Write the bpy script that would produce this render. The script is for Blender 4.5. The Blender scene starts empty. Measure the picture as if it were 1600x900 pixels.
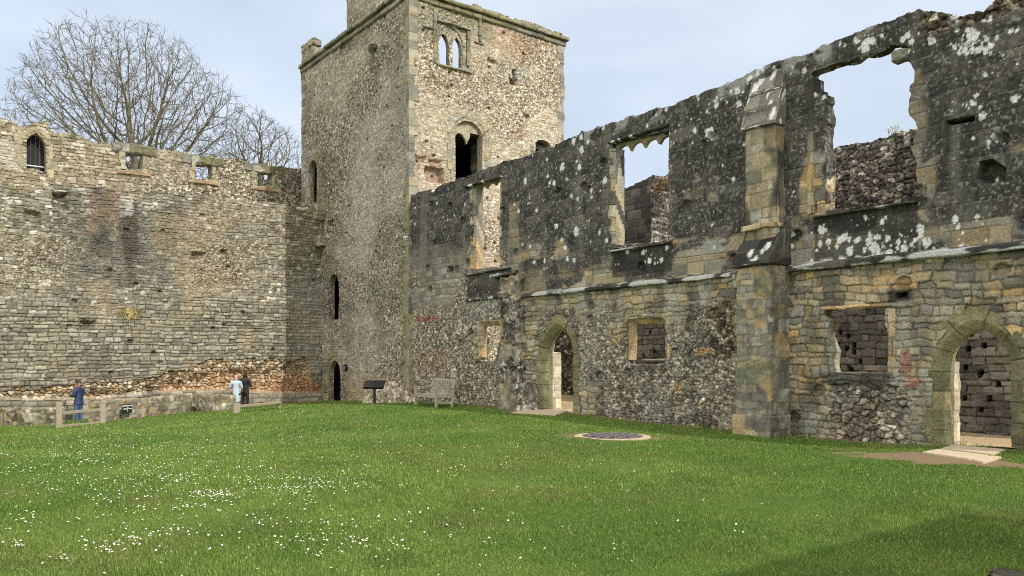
import bpy, bmesh, math, random
import numpy as np
from mathutils import Vector, Matrix, Euler
random.seed(7)
RNG = np.random.default_rng(11)
scn = bpy.context.scene
C = scn.collection
# ------------------------------------------------------------------ camera geometry (photo pixels 1600x900 -> world)
F = 1240.0; HZ = 560.0; EYE = 1.65
_h = math.hypot(950, F); cc = 950 / _h; ss = F / _h       # camera right = (cc, ss), forward = (-ss, cc)
def dirn(px, py):
    dx = px - 800.0
    return dx*cc - F*ss, dx*ss + F*cc, HZ - py
def onY(px, py, Y):
    d = dirn(px, py); t = Y/d[1]; return d[0]*t, d[2]*t + EYE
def onX(px, py, X):
    d = dirn(px, py); t = X/d[0]; return d[1]*t, d[2]*t + EYE
def wY(pts, Y): return [onY(x, y, Y) for x, y in pts]
def wX(pts, X): return [onX(x, y, X) for x, y in pts]
WY = 16.0      # outer face of the hall wall
TY = 15.9      # tower face
LX = -35.8     # lower left wall face
PX = -38.5     # parapet face
def sm(x, a, b):
    t = np.clip((np.asarray(x, float)-a)/(b-a), 0, 1); return t*t*(3-2*t)
def gz(X, Y):
    X = np.asarray(X, float); Y = np.asarray(Y, float)
    a = 13+.9*np.clip(Y-3, 0, 14); t = np.clip((-X-a)/(38-a), 0, 1); t = t*t*(3-2*t)
    return -t*np.clip(0.88-0.038*(Y-3), 0.0, 1.0) - .10*sm(Y, 9, 15)*sm(-X, 6, 9)*(1-sm(-X, 13, 18))
def onG(px, py):
    X, Y, z = 0, 0, 0.0
    d = dirn(px, py)
    for _ in range(12):
        t = (z-EYE)/d[2]; X, Y = d[0]*t, d[1]*t; z = float(gz(X, Y))
    return X, Y, z
# ------------------------------------------------------------------ noise
def h2(i, j, s):
    u = np.uint32
    n = i.astype(np.int32).view(u)*u(374761393) if i.shape else u(i)
    n = n + j.astype(np.int32).view(u)*u(668265263)
    n += u((int(s)*1442695041) & 0xffffffff)
    n ^= n >> u(13); n *= u(1274126177); n ^= n >> u(16); n *= u(2246822519); n ^= n >> u(15)
    return (n & u(0xffffff))*(1.0/0x1000000)
def vn(x, y, s):
    i = np.floor(x); j = np.floor(y); fx = x-i; fy = y-j
    fx = fx*fx*(3-2*fx); fy = fy*fy*(3-2*fy)
    a = h2(i, j, s); b = h2(i+1, j, s); c = h2(i, j+1, s); d = h2(i+1, j+1, s)
    return (a*(1-fx)+b*fx)*(1-fy) + (c*(1-fx)+d*fx)*fy
def fbm(x, y, s, o=4):
    r = 0; a = 0.5; t = 0
    for k in range(o):
        r = r + a*vn(x, y, s+k*17); t += a; a *= 0.5; x = x*2.03+5.2; y = y*2.03+1.7
    return r/t
def vn3(x, y, z, s):
    k = np.floor(z); f = z-k; f = f*f*(3-2*f)
    out = np.zeros_like(np.asarray(x, float))
    for m in (0, 1):
        kk = (k+m).astype(np.int64)
        i = np.floor(x); j = np.floor(y); fx = x-i; fy = y-j
        fx = fx*fx*(3-2*fx); fy = fy*fy*(3-2*fy)
        def hh(a, b): return h2(a.astype(np.int64)+kk*7919, b.astype(np.int64)-kk*104729, s)
        v = (hh(i, j)*(1-fx)+hh(i+1, j)*fx)*(1-fy) + (hh(i, j+1)*(1-fx)+hh(i+1, j+1)*fx)*fy
        out = out + v*(f if m else (1-f))
    return out
def voro(x, y, s):
    i = np.floor(x); j = np.floor(y)
    f1 = np.full(x.shape, 9.0); f2 = np.full(x.shape, 9.0); idd = np.zeros(x.shape); id2 = np.zeros(x.shape)
    for a in (-1, 0, 1):
        for b in (-1, 0, 1):
            ii = i+a; jj = j+b
            d = np.hypot(ii+0.1+0.8*h2(ii, jj, s)-x, jj+0.1+0.8*h2(ii, jj, s+1)-y)
            new = d < f1
            f2 = np.where(new, f1, np.minimum(f2, d))
            idd = np.where(new, h2(ii, jj, s+2), idd); id2 = np.where(new, h2(ii, jj, s+3), id2)
            f1 = np.where(new, d, f1)
    return f1, f2-f1, idd, id2
def lin(*c):
    c = np.array(c, float)/255.0
    return np.where(c <= 0.04045, c/12.92, ((c+0.055)/1.055)**2.4)
def P(*cols): return np.array([lin(*c) for c in cols])
def pick(pal, r): return pal[np.minimum((r*len(pal)).astype(int), len(pal)-1)]
def mix(a, b, m):
    m = np.clip(m, 0, 1)
    if np.ndim(m) == 1: m = m[:, None]
    return a*(1-m)+b*m
# ------------------------------------------------------------------ stone styles: return height, colour, flint amount
def st_courses(U, Z, hc, wb, pal, seed, mortar, amp, irr=0.03, joint=0.02, rough=0.5, var=0.25):
    U = U + irr*1.3*(fbm(U/(hc*2.2), Z/(hc*2.2), seed+5, 3)-0.5)*2
    Z = Z + irr*(fbm(U/(hc*2.5), Z/(hc*2.5), seed+9, 3)-0.5)*2 + irr*1.5*(vn(U/2.5, Z/3.0, seed+8)-0.5)
    k = np.floor(Z/hc)
    def b(k): return (k + (h2(k, k*0, seed)-0.5)*0.5)*hc
    k = np.where(Z < b(k), k-1, k); k = np.where(Z >= b(k+1), k+1, k)
    lo, hi = b(k), b(k+1)
    w = wb*(0.65+0.8*h2(k, k*0+3, seed)); off = h2(k, k*0+7, seed)*10
    q = U/w+off; j = np.floor(q)
    def e(j): return j + (h2(j, k, seed+21)-0.5)*0.55
    j = np.where(q < e(j), j-1, j); j = np.where(q >= e(j+1), j+1, j)
    du = np.minimum(q-e(j), e(j+1)-q)*w; dz = np.minimum(Z-lo, hi-Z)
    ed = np.minimum(du, dz) ; r = h2(j, k, seed+33); r2 = h2(j, k, seed+34)
    prof = np.sqrt(np.clip(ed/(joint*2.2), 0, 1))
    n = fbm(U*9, Z*9, seed+40, 3)
    H = amp*(prof-0.6) + amp*rough*(r2-0.5) + amp*0.7*(n-0.5)
    col = pick(pal, r)*(1+var*(r2-0.5)*2)[:, None]*(0.8+0.4*fbm(U*5, Z*5, seed+50, 4))[:, None]
    m = 1-np.clip((ed-joint*0.25)/(joint*0.9), 0, 1)
    col = mix(col, mortar, m*0.85)
    return H, col, np.zeros_like(U)
def st_flint(U, Z, size, pal, seed, mortar, amp, course=0.0):
    wu = 0.35*size*(fbm(U/size/1.3, Z/size/1.3, seed+4, 2)-0.5)
    x = (U+wu)/(size*1.25); y = (Z-wu)/(size*0.85)
    f1, ed, r, r2 = voro(x, y, seed)
    prof = np.sqrt(np.clip(ed/0.35, 0, 1))
    H = amp*(prof-0.6) + amp*0.8*(r2-0.5)
    col = pick(pal, r)*(0.75+0.5*r2)[:, None]*(0.8+0.4*fbm(U*7, Z*7, seed+50, 3))[:, None]
    m = 1-np.clip(ed/0.22, 0, 1)
    col = mix(col, mortar, m*0.8)
    return H, col, np.ones_like(U)
def blend(a, b, m):
    m = np.clip(m, 0, 1)
    return a[0]*(1-m)+b[0]*m, mix(a[1], b[1], m), a[2]*(1-m)+b[2]*m
def tint(f, m, col, dH=0): 
    m = np.clip(m, 0, 1); return f[0]+dH*m, mix(f[1], col, m), f[2]
def mul(f, m): return f[0], f[1]*np.asarray(m)[:, None], f[2]
def box(U, Z, cu, cz, ru, rz, soft=0.3, n=0.0, s=1):
    """soft box mask with a noisy rim"""
    nn = (fbm(U*1.3, Z*1.3, s, 3)-0.5)*2*n + (fbm(U*5, Z*5, s+3, 3)-0.5)*n
    d = np.maximum(np.abs(U-cu)-ru, np.abs(Z-cz)-rz)+nn
    return 1-sm(d, -soft/2, soft/2)
def pxbox(U, Z, onp, K, x0, x1, y0, y1, **k):
    a = onp(x0, (y0+y1)/2, K); b = onp(x1, (y0+y1)/2, K); c0 = onp((x0+x1)/2, y0, K)[1]; c1 = onp((x0+x1)/2, y1, K)[1]
    return box(U, Z, (a[0]+b[0])/2, (c0+c1)/2, abs(a[0]-b[0])/2, abs(c0-c1)/2, **k)
def spots(U, Z, lst, f, col, k=0.85):
    H, cl, fl = f; cl = cl.copy()
    for (u, z, r) in lst:
        i = np.nonzero((np.abs(U-u) < r*1.6) & (np.abs(Z-z) < r*1.6))[0]
        if not len(i): continue
        d = np.hypot((U[i]-u), (Z[i]-z)*0.85)/r + (vn(U[i]/r*2.2, Z[i]/r*2.2, int(u*100) & 1023)-0.5)*0.75
        m = (1-sm(d, 0.82, 1.0))*k
        cl[i] = cl[i]*(1-m[:, None]) + (col*(0.85+0.3*vn(U[i]*25, Z[i]*25, 3))[:, None])*m[:, None]
    return H, cl, fl
# ------------------------------------------------------------------ materials
def new_mat(name):
    m = bpy.data.materials.new(name); m.use_nodes = True
    nt = m.node_tree; nt.nodes.clear()
    out = nt.nodes.new('ShaderNodeOutputMaterial'); b = nt.nodes.new('ShaderNodeBsdfPrincipled')
    nt.links.new(b.outputs[0], out.inputs[0])
    return m, nt, b
def N(nt, t, **k):
    n = nt.nodes.new(t)
    for a, v in k.items():
        if a in n.inputs.keys() if not hasattr(n, a) else False: n.inputs[a].default_value = v
        else: setattr(n, a, v)
    return n
def mixrgb(nt, a, b, fac, typ='MIX'):
    m = nt.nodes.new('ShaderNodeMix'); m.data_type = 'RGBA'; m.blend_type = typ
    for s, v in ((m.inputs[0], fac), (m.inputs[6], a), (m.inputs[7], b)):
        if hasattr(v, 'is_output') or isinstance(v, bpy.types.NodeSocket): nt.links.new(v, s)
        else: s.default_value = v
    return m.outputs[2]
def ramp(nt, src, stops):
    r = nt.nodes.new('ShaderNodeValToRGB'); nt.links.new(src, r.inputs[0])
    while len(r.color_ramp.elements) < len(stops): r.color_ramp.elements.new(0.5)
    for e, (p, c) in zip(r.color_ramp.elements, stops):
        e.position = p; e.color = (*c, 1) if len(c) == 3 else c
    return r.outputs[0]
def masonry_mat():
    m, nt, b = new_mat('weathered_masonry')
    L = nt.links
    at = N(nt, 'ShaderNodeAttribute'); at.attribute_name = 'Col'
    fl = N(nt, 'ShaderNodeAttribute'); fl.attribute_name = 'flint'
    tc = N(nt, 'ShaderNodeNewGeometry')
    v = N(nt, 'ShaderNodeTexVoronoi'); v.inputs['Scale'].default_value = 12; L.new(tc.outputs['Position'], v.inputs['Vector'])
    sep = N(nt, 'ShaderNodeSeparateColor'); L.new(v.outputs['Color'], sep.inputs[0])
    g1 = ramp(nt, sep.outputs[0], [(0.0, (.55, .55, .56)), (.3, (.8, .79, .78)), (.62, (1.03, 1.01, .98)), (.85, (1.28, 1.26, 1.2)), (1, (1.7, 1.66, 1.6))])
    gd = ramp(nt, v.outputs['Distance'], [(0.0, (1.2, 1.2, 1.2)), (.45, (.95, .95, .95)), (.8, (.42, .41, .40))])
    g2 = mixrgb(nt, g1, gd, 1.0, 'MULTIPLY')
    g3 = mixrgb(nt, (1, 1, 1, 1), g2, fl.outputs['Fac'])
    n = N(nt, 'ShaderNodeTexNoise'); n.inputs['Scale'].default_value = 24; n.inputs['Detail'].default_value = 8; n.inputs['Roughness'].default_value = .72
    L.new(tc.outputs['Position'], n.inputs['Vector'])
    g4 = ramp(nt, n.outputs['Fac'], [(0.28, (.5, .5, .5)), (.5, (1.02, 1.02, 1.02)), (.75, (1.6, 1.58, 1.52))])
    c1 = mixrgb(nt, at.outputs['Color'], g3, 1.0, 'MULTIPLY')
    c2 = mixrgb(nt, c1, g4, 1.0, 'MULTIPLY')
    hs = N(nt, 'ShaderNodeHueSaturation'); hs.inputs['Saturation'].default_value = .82; L.new(c2, hs.inputs['Color']); L.new(hs.outputs[0], b.inputs['Base Color'])
    b.inputs['Roughness'].default_value = .93; b.inputs['Specular IOR Level'].default_value = .15
    ma = N(nt, 'ShaderNodeMath'); ma.operation = 'MULTIPLY_ADD'
    mb = N(nt, 'ShaderNodeMath'); mb.operation = 'MULTIPLY'; L.new(v.outputs['Distance'], mb.inputs[0]); L.new(fl.outputs['Fac'], mb.inputs[1])
    L.new(mb.outputs[0], ma.inputs[0]); ma.inputs[1].default_value = -1.1; L.new(n.outputs['Fac'], ma.inputs[2])
    bp = N(nt, 'ShaderNodeBump'); bp.inputs['Strength'].default_value = .8; bp.inputs['Distance'].default_value = .03
    L.new(ma.outputs[0], bp.inputs['Height']); L.new(bp.outputs[0], b.inputs['Normal'])
    return m
MAS = masonry_mat()
def plain(name, col, rough=.7, noise=.25, scale=12, metal=0, bump=.2):
    m, nt, b = new_mat(name)
    tc = N(nt, 'ShaderNodeTexCoord'); n = N(nt, 'ShaderNodeTexNoise'); n.inputs['Scale'].default_value = scale; n.inputs['Detail'].default_value = 6
    nt.links.new(tc.outputs['Object'], n.inputs['Vector'])
    g = ramp(nt, n.outputs['Fac'], [(0.25, (1-noise,)*3), (.75, (1+noise,)*3)])
    c = mixrgb(nt, (*lin(*col), 1), g, 1.0, 'MULTIPLY'); nt.links.new(c, b.inputs['Base Color'])
    b.inputs['Roughness'].default_value = rough; b.inputs['Metallic'].default_value = metal
    bp = N(nt, 'ShaderNodeBump'); bp.inputs['Strength'].default_value = bump; bp.inputs['Distance'].default_value = .01
    nt.links.new(n.outputs['Fac'], bp.inputs['Height']); nt.links.new(bp.outputs[0], b.inputs['Normal'])
    return m
# ------------------------------------------------------------------ object helpers
def tag(o, label=None, cat=None, group=None, kind=None):
    if label: o['label'] = label
    if cat: o['category'] = cat
    if group: o['group'] = group
    if kind: o['kind'] = kind
    return o
def empty(name, loc=(0, 0, 0), rz=0, **k):
    o = bpy.data.objects.new(name, None); C.objects.link(o); o.location = loc; o.rotation_euler = (0, 0, rz)
    return tag(o, **k)
def link(name, me, mat, parent=None):
    o = bpy.data.objects.new(name, me); C.objects.link(o)
    if mat: me.materials.append(mat)
    if parent is not None:
        o.parent = parent; o.matrix_parent_inverse = Matrix.Translation(-Vector(parent.location)) if parent.type == 'EMPTY' and parent.get('_abs') else Matrix()
    return o
def raw_mesh(name, V, Fq, col=None, fl=None, smooth=False):
    """V (n,3); Fq (m,3|4)"""
    me = bpy.data.meshes.new(name); V = np.asarray(V, np.float32); Fq = np.asarray(Fq, np.int32)
    k = Fq.shape[1]
    me.vertices.add(len(V)); me.vertices.foreach_set('co', V.ravel())
    me.loops.add(Fq.size); me.loops.foreach_set('vertex_index', Fq.ravel())
    me.polygons.add(len(Fq)); me.polygons.foreach_set('loop_start', np.arange(0, Fq.size, k, dtype=np.int32))
    me.polygons.foreach_set('loop_total', np.full(len(Fq), k, np.int32))
    me.update(calc_edges=True)
    if col is not None:
        a = me.color_attributes.new('Col', 'FLOAT_COLOR', 'POINT')
        c4 = np.ones((len(V), 4), np.float32); c4[:, :3] = np.clip(col, 0, 1); a.data.foreach_set('color', c4.ravel())
    if fl is not None:
        a = me.attributes.new('flint', 'FLOAT', 'POINT'); a.data.foreach_set('value', np.asarray(fl, np.float32))
    me.polygons.foreach_set('use_smooth', np.full(len(Fq), smooth, bool))
    return me
def pip(U, Z, poly):
    ins = np.zeros(U.shape, bool); n = len(poly)
    for i in range(n):
        x1, y1 = poly[i]; x2, y2 = poly[(i+1) % n]
        if y1 == y2: continue
        c = ((y1 > Z) != (y2 > Z)) & (U < (x2-x1)*(Z-y1)/(y2-y1)+x1)
        ins ^= c
    return ins
def pdist(U, Z, poly, closed=True):
    n = len(poly); best = np.full(U.shape, 1e9); arc = np.zeros(U.shape); acc = 0
    for i in range(n if closed else n-1):
        x1, y1 = poly[i]; x2, y2 = poly[(i+1) % n]
        l = math.hypot(x2-x1, y2-y1)
        if l < 1e-9: continue
        t = np.clip(((U-x1)*(x2-x1)+(Z-y1)*(y2-y1))/l/l, 0, 1)
        d = np.hypot(U-x1-t*(x2-x1), Z-y1-t*(y2-y1))
        n_ = d < best; best = np.where(n_, d, best); arc = np.where(n_, acc+t*l, arc); acc += l
    return best, arc
def sheet(name, axis, K, us, zs, mask, field, depth, parent=None, smooth_edge=2, sign=None, mat=None, dn=5):
    """heightfield masonry on the plane Y=K (axis 'Y', outward -Y) or X=K (axis 'X', outward +X); openings get real reveals"""
    nu, nz = len(us), len(zs)
    UU, ZZ = np.meshgrid(us, zs, indexing='ij')
    cu = (us[1:]+us[:-1])/2; cz = (zs[1:]+zs[:-1])/2
    CU, CZ = np.meshgrid(cu, cz, indexing='ij')
    keep = mask(CU.ravel(), CZ.ravel()).reshape(CU.shape)
    vid = np.arange(nu*nz).reshape(nu, nz)
    a = vid[:-1, :-1][keep]; b = vid[1:, :-1][keep]; c = vid[1:, 1:][keep]; d = vid[:-1, 1:][keep]
    Q = np.stack([a, b, c, d], 1)
    # boundary edges
    kp = np.zeros((nu+1, nz+1), bool); kp[1:-1, 1:-1] = keep
    E = []
    left = kp[1:, 1:] & False
    K0 = kp[1:-1, 1:-1]
    for (di, dj, v0, v1) in ((-1, 0, (0, 0), (0, 1)), (1, 0, (1, 1), (1, 0)), (0, -1, (1, 0), (0, 0)), (0, 1, (0, 1), (1, 1))):
        nb = kp[1+di:nu+di, 1+dj:nz+dj]
        i, j = np.nonzero(K0 & ~nb)
        E.append(np.stack([vid[i+v0[0], j+v0[1]], vid[i+v1[0], j+v1[1]]], 1))
    E = np.concatenate(E)
    # ignore the foot of the wall and the grid's own border
    u, z = UU.ravel().copy(), ZZ.ravel().copy()
    for _ in range(smooth_edge):
        su = np.zeros_like(u); sz = np.zeros_like(u); cn = np.zeros_like(u)
        for p, q in ((0, 1), (1, 0)):
            np.add.at(su, E[:, p], u[E[:, q]]); np.add.at(sz, E[:, p], z[E[:, q]]); np.add.at(cn, E[:, p], 1)
        i = cn == 2
        u[i] = 0.5*u[i]+0.5*su[i]/2; z[i] = 0.5*z[i]+0.5*sz[i]/2
    used = np.unique(Q); mp = np.full(nu*nz, -1); mp[used] = np.arange(len(used))
    Q = mp[Q]; u = u[used]; z = z[used]; E = mp[E]
    H, col, fl = field(u, z)
    V = [np.stack([u, z, H], 1)]; COL = [col]; FL = [fl]; FQ = [Q]; nv = len(u)
    # reveals
    ev = np.unique(E); em = np.full(nv, -1); em[ev] = np.arange(len(ev)); EE = em[E]
    prev = ev.copy(); eu, ez = u[ev], z[ev]
    base = nv
    for k in range(1, dn+1):
        t = k/dn; dd = depth*t
        _, c2, f2 = field(eu+dd*0.9, ez+0.13*k)
        nn = (fbm(eu*6+k*1.7, ez*6, 77+k, 2)-0.5)*0.035
        n2 = (fbm(eu*6, ez*6+k*1.3, 99+k, 2)-0.5)*0.035
        V.append(np.stack([eu+nn, ez+n2, np.minimum(H[ev], 0)*(1-t)-dd], 1)); COL.append(c2); FL.append(f2)
        cur = base+np.arange(len(ev))
        FQ.append(np.stack([prev[EE[:, 0]], prev[EE[:, 1]], cur[EE[:, 1]], cur[EE[:, 0]]], 1))
        prev = cur; base += len(ev)
    V = np.concatenate(V); COL = np.concatenate(COL); FL = np.concatenate(FL); FQ = np.concatenate(FQ)
    if axis == 'Y': W = np.stack([V[:, 0], K-V[:, 2], V[:, 1]], 1)
    else: W = np.stack([K+V[:, 2], V[:, 0], V[:, 1]], 1)
    me = raw_mesh(name, W, FQ, COL, FL)
    return link(name, me, mat or MAS, parent)
def rough_box(name, x0, x1, y0, y1, z0, z1, parent=None, field=None, step=.04, amp=.05, freq=2.5, top=None, seed=1, rnd=.04, taper=0, mat=None, loc=None):
    """stone block with worn faces; top = (z at y0, z at y1) for a sloped top"""
    bx = []; V = []; Fc = []; UVs = []; n0 = 0
    nx = max(2, int((x1-x0)/step)+1); ny = max(2, int((y1-y0)/step)+1); nz = max(2, int((z1-z0)/step)+1)
    X = np.linspace(0, 1, nx); Y = np.linspace(0, 1, ny); Zz = np.linspace(0, 1, nz)
    def add(A, B, f, uv, flip):
        nonlocal n0
        a, b = np.meshgrid(A, B, indexing='ij'); p = f(a.ravel(), b.ravel()); V.append(p); UVs.append(uv(p))
        vid = n0+np.arange(len(A)*len(B)).reshape(len(A), len(B))
        q = np.stack([vid[:-1, :-1].ravel(), vid[1:, :-1].ravel(), vid[1:, 1:].ravel(), vid[:-1, 1:].ravel()], 1)
        Fc.append(q[:, ::-1] if flip else q); n0 += vid.size
    S = lambda p, i: p[:, i]
    one = np.ones_like
    add(X, Zz, lambda a, b: np.stack([a, 0*a, b], 1), lambda p: (p[:, 0]*(x1-x0)+x0, p[:, 2]*(z1-z0)+z0), False)
    add(Y, Zz, lambda a, b: np.stack([one(a), a, b], 1), lambda p: (x1+p[:, 1]*(y1-y0), p[:, 2]*(z1-z0)+z0), False)
    add(X, Zz, lambda a, b: np.stack([a, one(a), b], 1), lambda p: (x1+(y1-y0)+p[:, 0]*(x1-x0), p[:, 2]*(z1-z0)+z0), True)
    add(Y, Zz, lambda a, b: np.stack([0*a, a, b], 1), lambda p: (x0-p[:, 1]*(y1-y0), p[:, 2]*(z1-z0)+z0), True)
    add(X, Y, lambda a, b: np.stack([a, b, one(a)], 1), lambda p: (p[:, 0]*(x1-x0)+x0, z1+p[:, 1]*(y1-y0)), False)
    add(X, Y, lambda a, b: np.stack([a, b, 0*a], 1), lambda p: (p[:, 0]*(x1-x0)+x0, z0+p[:, 1]*(y1-y0)), True)
    Pn = np.concatenate(V); U = np.concatenate([u[0] for u in UVs]); Zc = np.concatenate([u[1] for u in UVs])
    zt = z1 if top is None else top[0]+(top[1]-top[0])*Pn[:, 1]
    w = np.stack([x0+(x1-x0)*Pn[:, 0], y0+(y1-y0)*Pn[:, 1], z0+(zt-z0)*Pn[:, 2]], 1)
    cx, cy = (x0+x1)/2, (y0+y1)/2
    if taper:
        k = 1-taper*Pn[:, 2]; w[:, 0] = cx+(w[:, 0]-cx)*k; w[:, 1] = cy+(w[:, 1]-cy)*k
    cen = np.array([cx, cy, (z0+z1)/2]); ext = np.array([x1-x0, y1-y0, z1-z0])/2
    q = (w-cen)/ext                                   # rounded corners
    dd = np.maximum(np.abs(q), 0)
    near = np.sort(1-np.minimum(dd, 1), axis=1)[:, 1]*np.sort(ext)[0]
    pull = np.clip(1-near/max(rnd, 1e-4), 0, 1)*rnd*0.5
    w = w-np.sign(q)*(dd > 0.9)*pull[:, None]
    for s_, ax in ((0, 0), (31, 1), (57, 2)):
        w[:, ax] += amp*2*(0.6*vn3(w[:, 0]*freq, w[:, 1]*freq, w[:, 2]*freq, seed+s_)+0.4*vn3(w[:, 0]*freq*3.1, w[:, 1]*freq*3.1, w[:, 2]*freq*3.1, seed+s_+5)-0.5)
    H, col, fl = (field or F_GREY)(U, Zc)
    if loc is not None: w = w-np.array(loc)
    me = raw_mesh(name, w, np.concatenate(Fc), col, fl)
    return link(name, me, mat or MAS, parent)
# palettes
MORT = lin(150, 140, 118)
FL_GREY = P((196, 190, 178), (150, 146, 136), (126, 122, 114), (92, 89, 86), (62, 60, 60), (168, 152, 126), (140, 128, 108), (112, 106, 96))
FL_WARM = P((222, 214, 196), (196, 184, 158), (176, 158, 126), (150, 132, 104), (112, 98, 82), (206, 198, 180), (180, 160, 122), (160, 140, 108))
FL_DARK = P((176, 168, 150), (110, 104, 94), (78, 74, 70), (52, 50, 50), (96, 82, 64), (60, 54, 50), (140, 126, 98), (84, 70, 58))
AS_DARK = P((60, 58, 54), (50, 49, 47), (72, 70, 63), (56, 54, 50), (66, 62, 56), (46, 45, 44), (80, 76, 68), (54, 53, 50))
AS_PALE = P((150, 144, 124), (140, 134, 114), (160, 152, 128), (130, 126, 110), (158, 142, 108), (146, 146, 134), (122, 118, 104), (152, 138, 104))
AS_OCHRE = P((178, 146, 88), (166, 138, 84), (158, 138, 100), (184, 150, 84), (150, 136, 106), (168, 152, 116))
AS_MOSS = P((116, 114, 78), (126, 122, 86), (106, 104, 74), (134, 126, 86))
GREYG = P((136, 134, 120), (122, 120, 108), (148, 144, 126), (112, 110, 100))
FL_GREY = (FL_GREY*.66+FL_GREY.mean(0)*.55)*np.array([1.05, 1.01, .93]); FL_WARM = FL_WARM*.6+FL_WARM.mean(0)*.34; FL_DARK = FL_DARK*.85+FL_DARK.mean(0)*.25
AS_DARK = AS_DARK*1.28
def F_GREY(U, Z): return st_courses(U, Z, .26, .42, AS_PALE, 5, MORT*.7, .02)
def F_MOSSY(U, Z): return st_courses(U, Z, .3, .6, np.concatenate([AS_MOSS, GREYG]), 6, lin(60, 58, 44), .02)
LICH = lin(212, 214, 212)
# ------------------------------------------------------------------ HALL WALL
hall = empty('ruined_hall_wall', (0, 0, 0), label='long roofless stone hall wall with dark upper storey, three tall window openings and two arched doorways', cat='wall')
u0 = onY(641, 400, WY)[0]; u1 = -1.5
us = [u0]
while us[-1] < u1: us.append(us[-1]+0.019+0.0010*max(0, -us[-1]-8))
us = np.array(us)
top_px = [(600, 318), (642, 304), (668, 297), (700, 284), (735, 272), (765, 261), (800, 250), (840, 237), (880, 222), (905, 213), (908, 206), (950, 193), (1000, 177), (1050, 162), (1100, 145), (1160, 122), (1180, 112), (1250, 87), (1290, 72), (1340, 53), (1400, 31), (1436, 15), (1443, 22), (1487, 23), (1500, 25), (1540, 15), (1553, 2), (1600, -12), (1750, -60)]
top_w = wY(top_px, WY)
def prof(pts): 
    a = np.array(sorted(pts)); return lambda U: np.interp(U, a[:, 0], a[:, 1])
hall_top = prof(top_w)
SZ = onY(1230, 414, WY)[1]      # string course
def arch(L, R_, zb, zs, za, n=14):
    w = R_-L; m = (L+R_)/2; pts = [(L, zb), (L, zs)]
    h = za-zs; r = (w*w/4+h*h)/w; r = max(r, w/2)
    th = math.acos(max(-1, min(1, (r-w/2)/r)))
    for k in range(1, n+1):
        t = th*k/n; pts.append((L+r-r*math.cos(t), zs+(h/ (r*math.sin(th)))*r*math.sin(t)))
    for k in range(n-1, -1, -1):
        t = th*k/n; pts.append((R_-r+r*math.cos(t), zs+(h/(r*math.sin(th)))*r*math.sin(t)))
    pts.append((R_, zb)); return pts
def rectpx(x0, x1, yt0, yt1, yb0, yb1, Y=WY): return wY([(x0, yb0), (x0, yt0), (x1, yt1), (x1, yb1)], Y)
W1 = rectpx(739, 781, 288, 274, 421, 417)
W2 = rectpx(957, 1046, 224, 204, 384, 377)
W3 = wY([(1292, 330), (1292, 245), (1290, 150), (1270, 145), (1267, 114), (1300, 103), (1345, 88), (1380, 80), (1386, 72), (1421, 72), (1425, 120), (1424, 165), (1430, 190), (1428, 240), (1432, 314)], WY)
w1 = rectpx(752, 779, 508, 508, 560, 560)
w2 = rectpx(985, 1036, 503, 503, 565, 562)
w3 = wY([(1299, 582), (1300, 545), (1294, 530), (1296, 500), (1284, 492), (1286, 486), (1386, 480), (1388, 582)], WY)
def archpx(xl, xr, yb, ys, ya, K=WY, on=onY):
    l = on(xl, (yb+ys)/2, K)[0]; r = on(xr, (yb+ys)/2, K)[0]; xm = (xl+xr)/2
    zb = on(xm, yb, K)[1]; zs = on(xm, ys, K)[1]; za = on(xm, ya, K)[1]
    return arch(min(l, r), max(l, r), zb, zs, za)
D1 = archpx(849, 893, 660, 556, 511)
D2 = archpx(1476, 1579, 740, 572, 510)
HOLES = [rectpx(1478, 1523, 188, 180, 197, 190), rectpx(700, 709, 416, 416, 425, 425), rectpx(1397, 1418, 458, 455, 468, 466),
         wY([(1525, 278), (1530, 252), (1550, 248), (1572, 262), (1570, 282), (1545, 288)], WY), wY([(1104, 214), (1108, 206), (1120, 204), (1124, 214), (1114, 222)], WY)]
def hall_mask(U, Z):
    n = (fbm(U*3.2, Z*3.2, 3, 3)-.5)
    Un = U+n*.05; Zn = Z+(fbm(U*3.5, Z*3.5, 8, 3)-.5)*.05
    k = Z < hall_top(U)+(fbm(U*2.2, Z*0, 12, 4)-.5)*.22
    for p in (W1, W2, w1, w2, D1, D2): 
        q = [(a, b) for a, b in p]; k &= ~(pip(U, Z, q))
    for p, g in ((D1, .26), (D2, .22), (w2, .10), (w1, .10)):
        b0_ = (U > min(q[0] for q in p)-g) & (U < max(q[0] for q in p)+g)
        ii = np.nonzero(b0_ & k)[0]; dd_, _ = pdist(U[ii], Z[ii], p); k[ii[(dd_ < g)]] = False
    rr = (fbm(U*4, Z*4, 61, 3)-.5)*.22
    k &= ~pip(U+rr, Z+rr*.6, W3); k &= ~pip(U+rr*.9, Z, w3)
    return k
L_spots = []
def cluster(x, y, rx, ry, n, r0, r1, Y=WY):
    for _ in range(n):
        px = random.gauss(x, rx); py = random.gauss(y, ry)
        u, z = onY(px, py, Y)
        if random.random() < .85: L_spots.append((u, z, r0*.35+(r1-r0*.35)*random.random()**2.2*(0.5+0.5*random.random()**2)))
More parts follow.
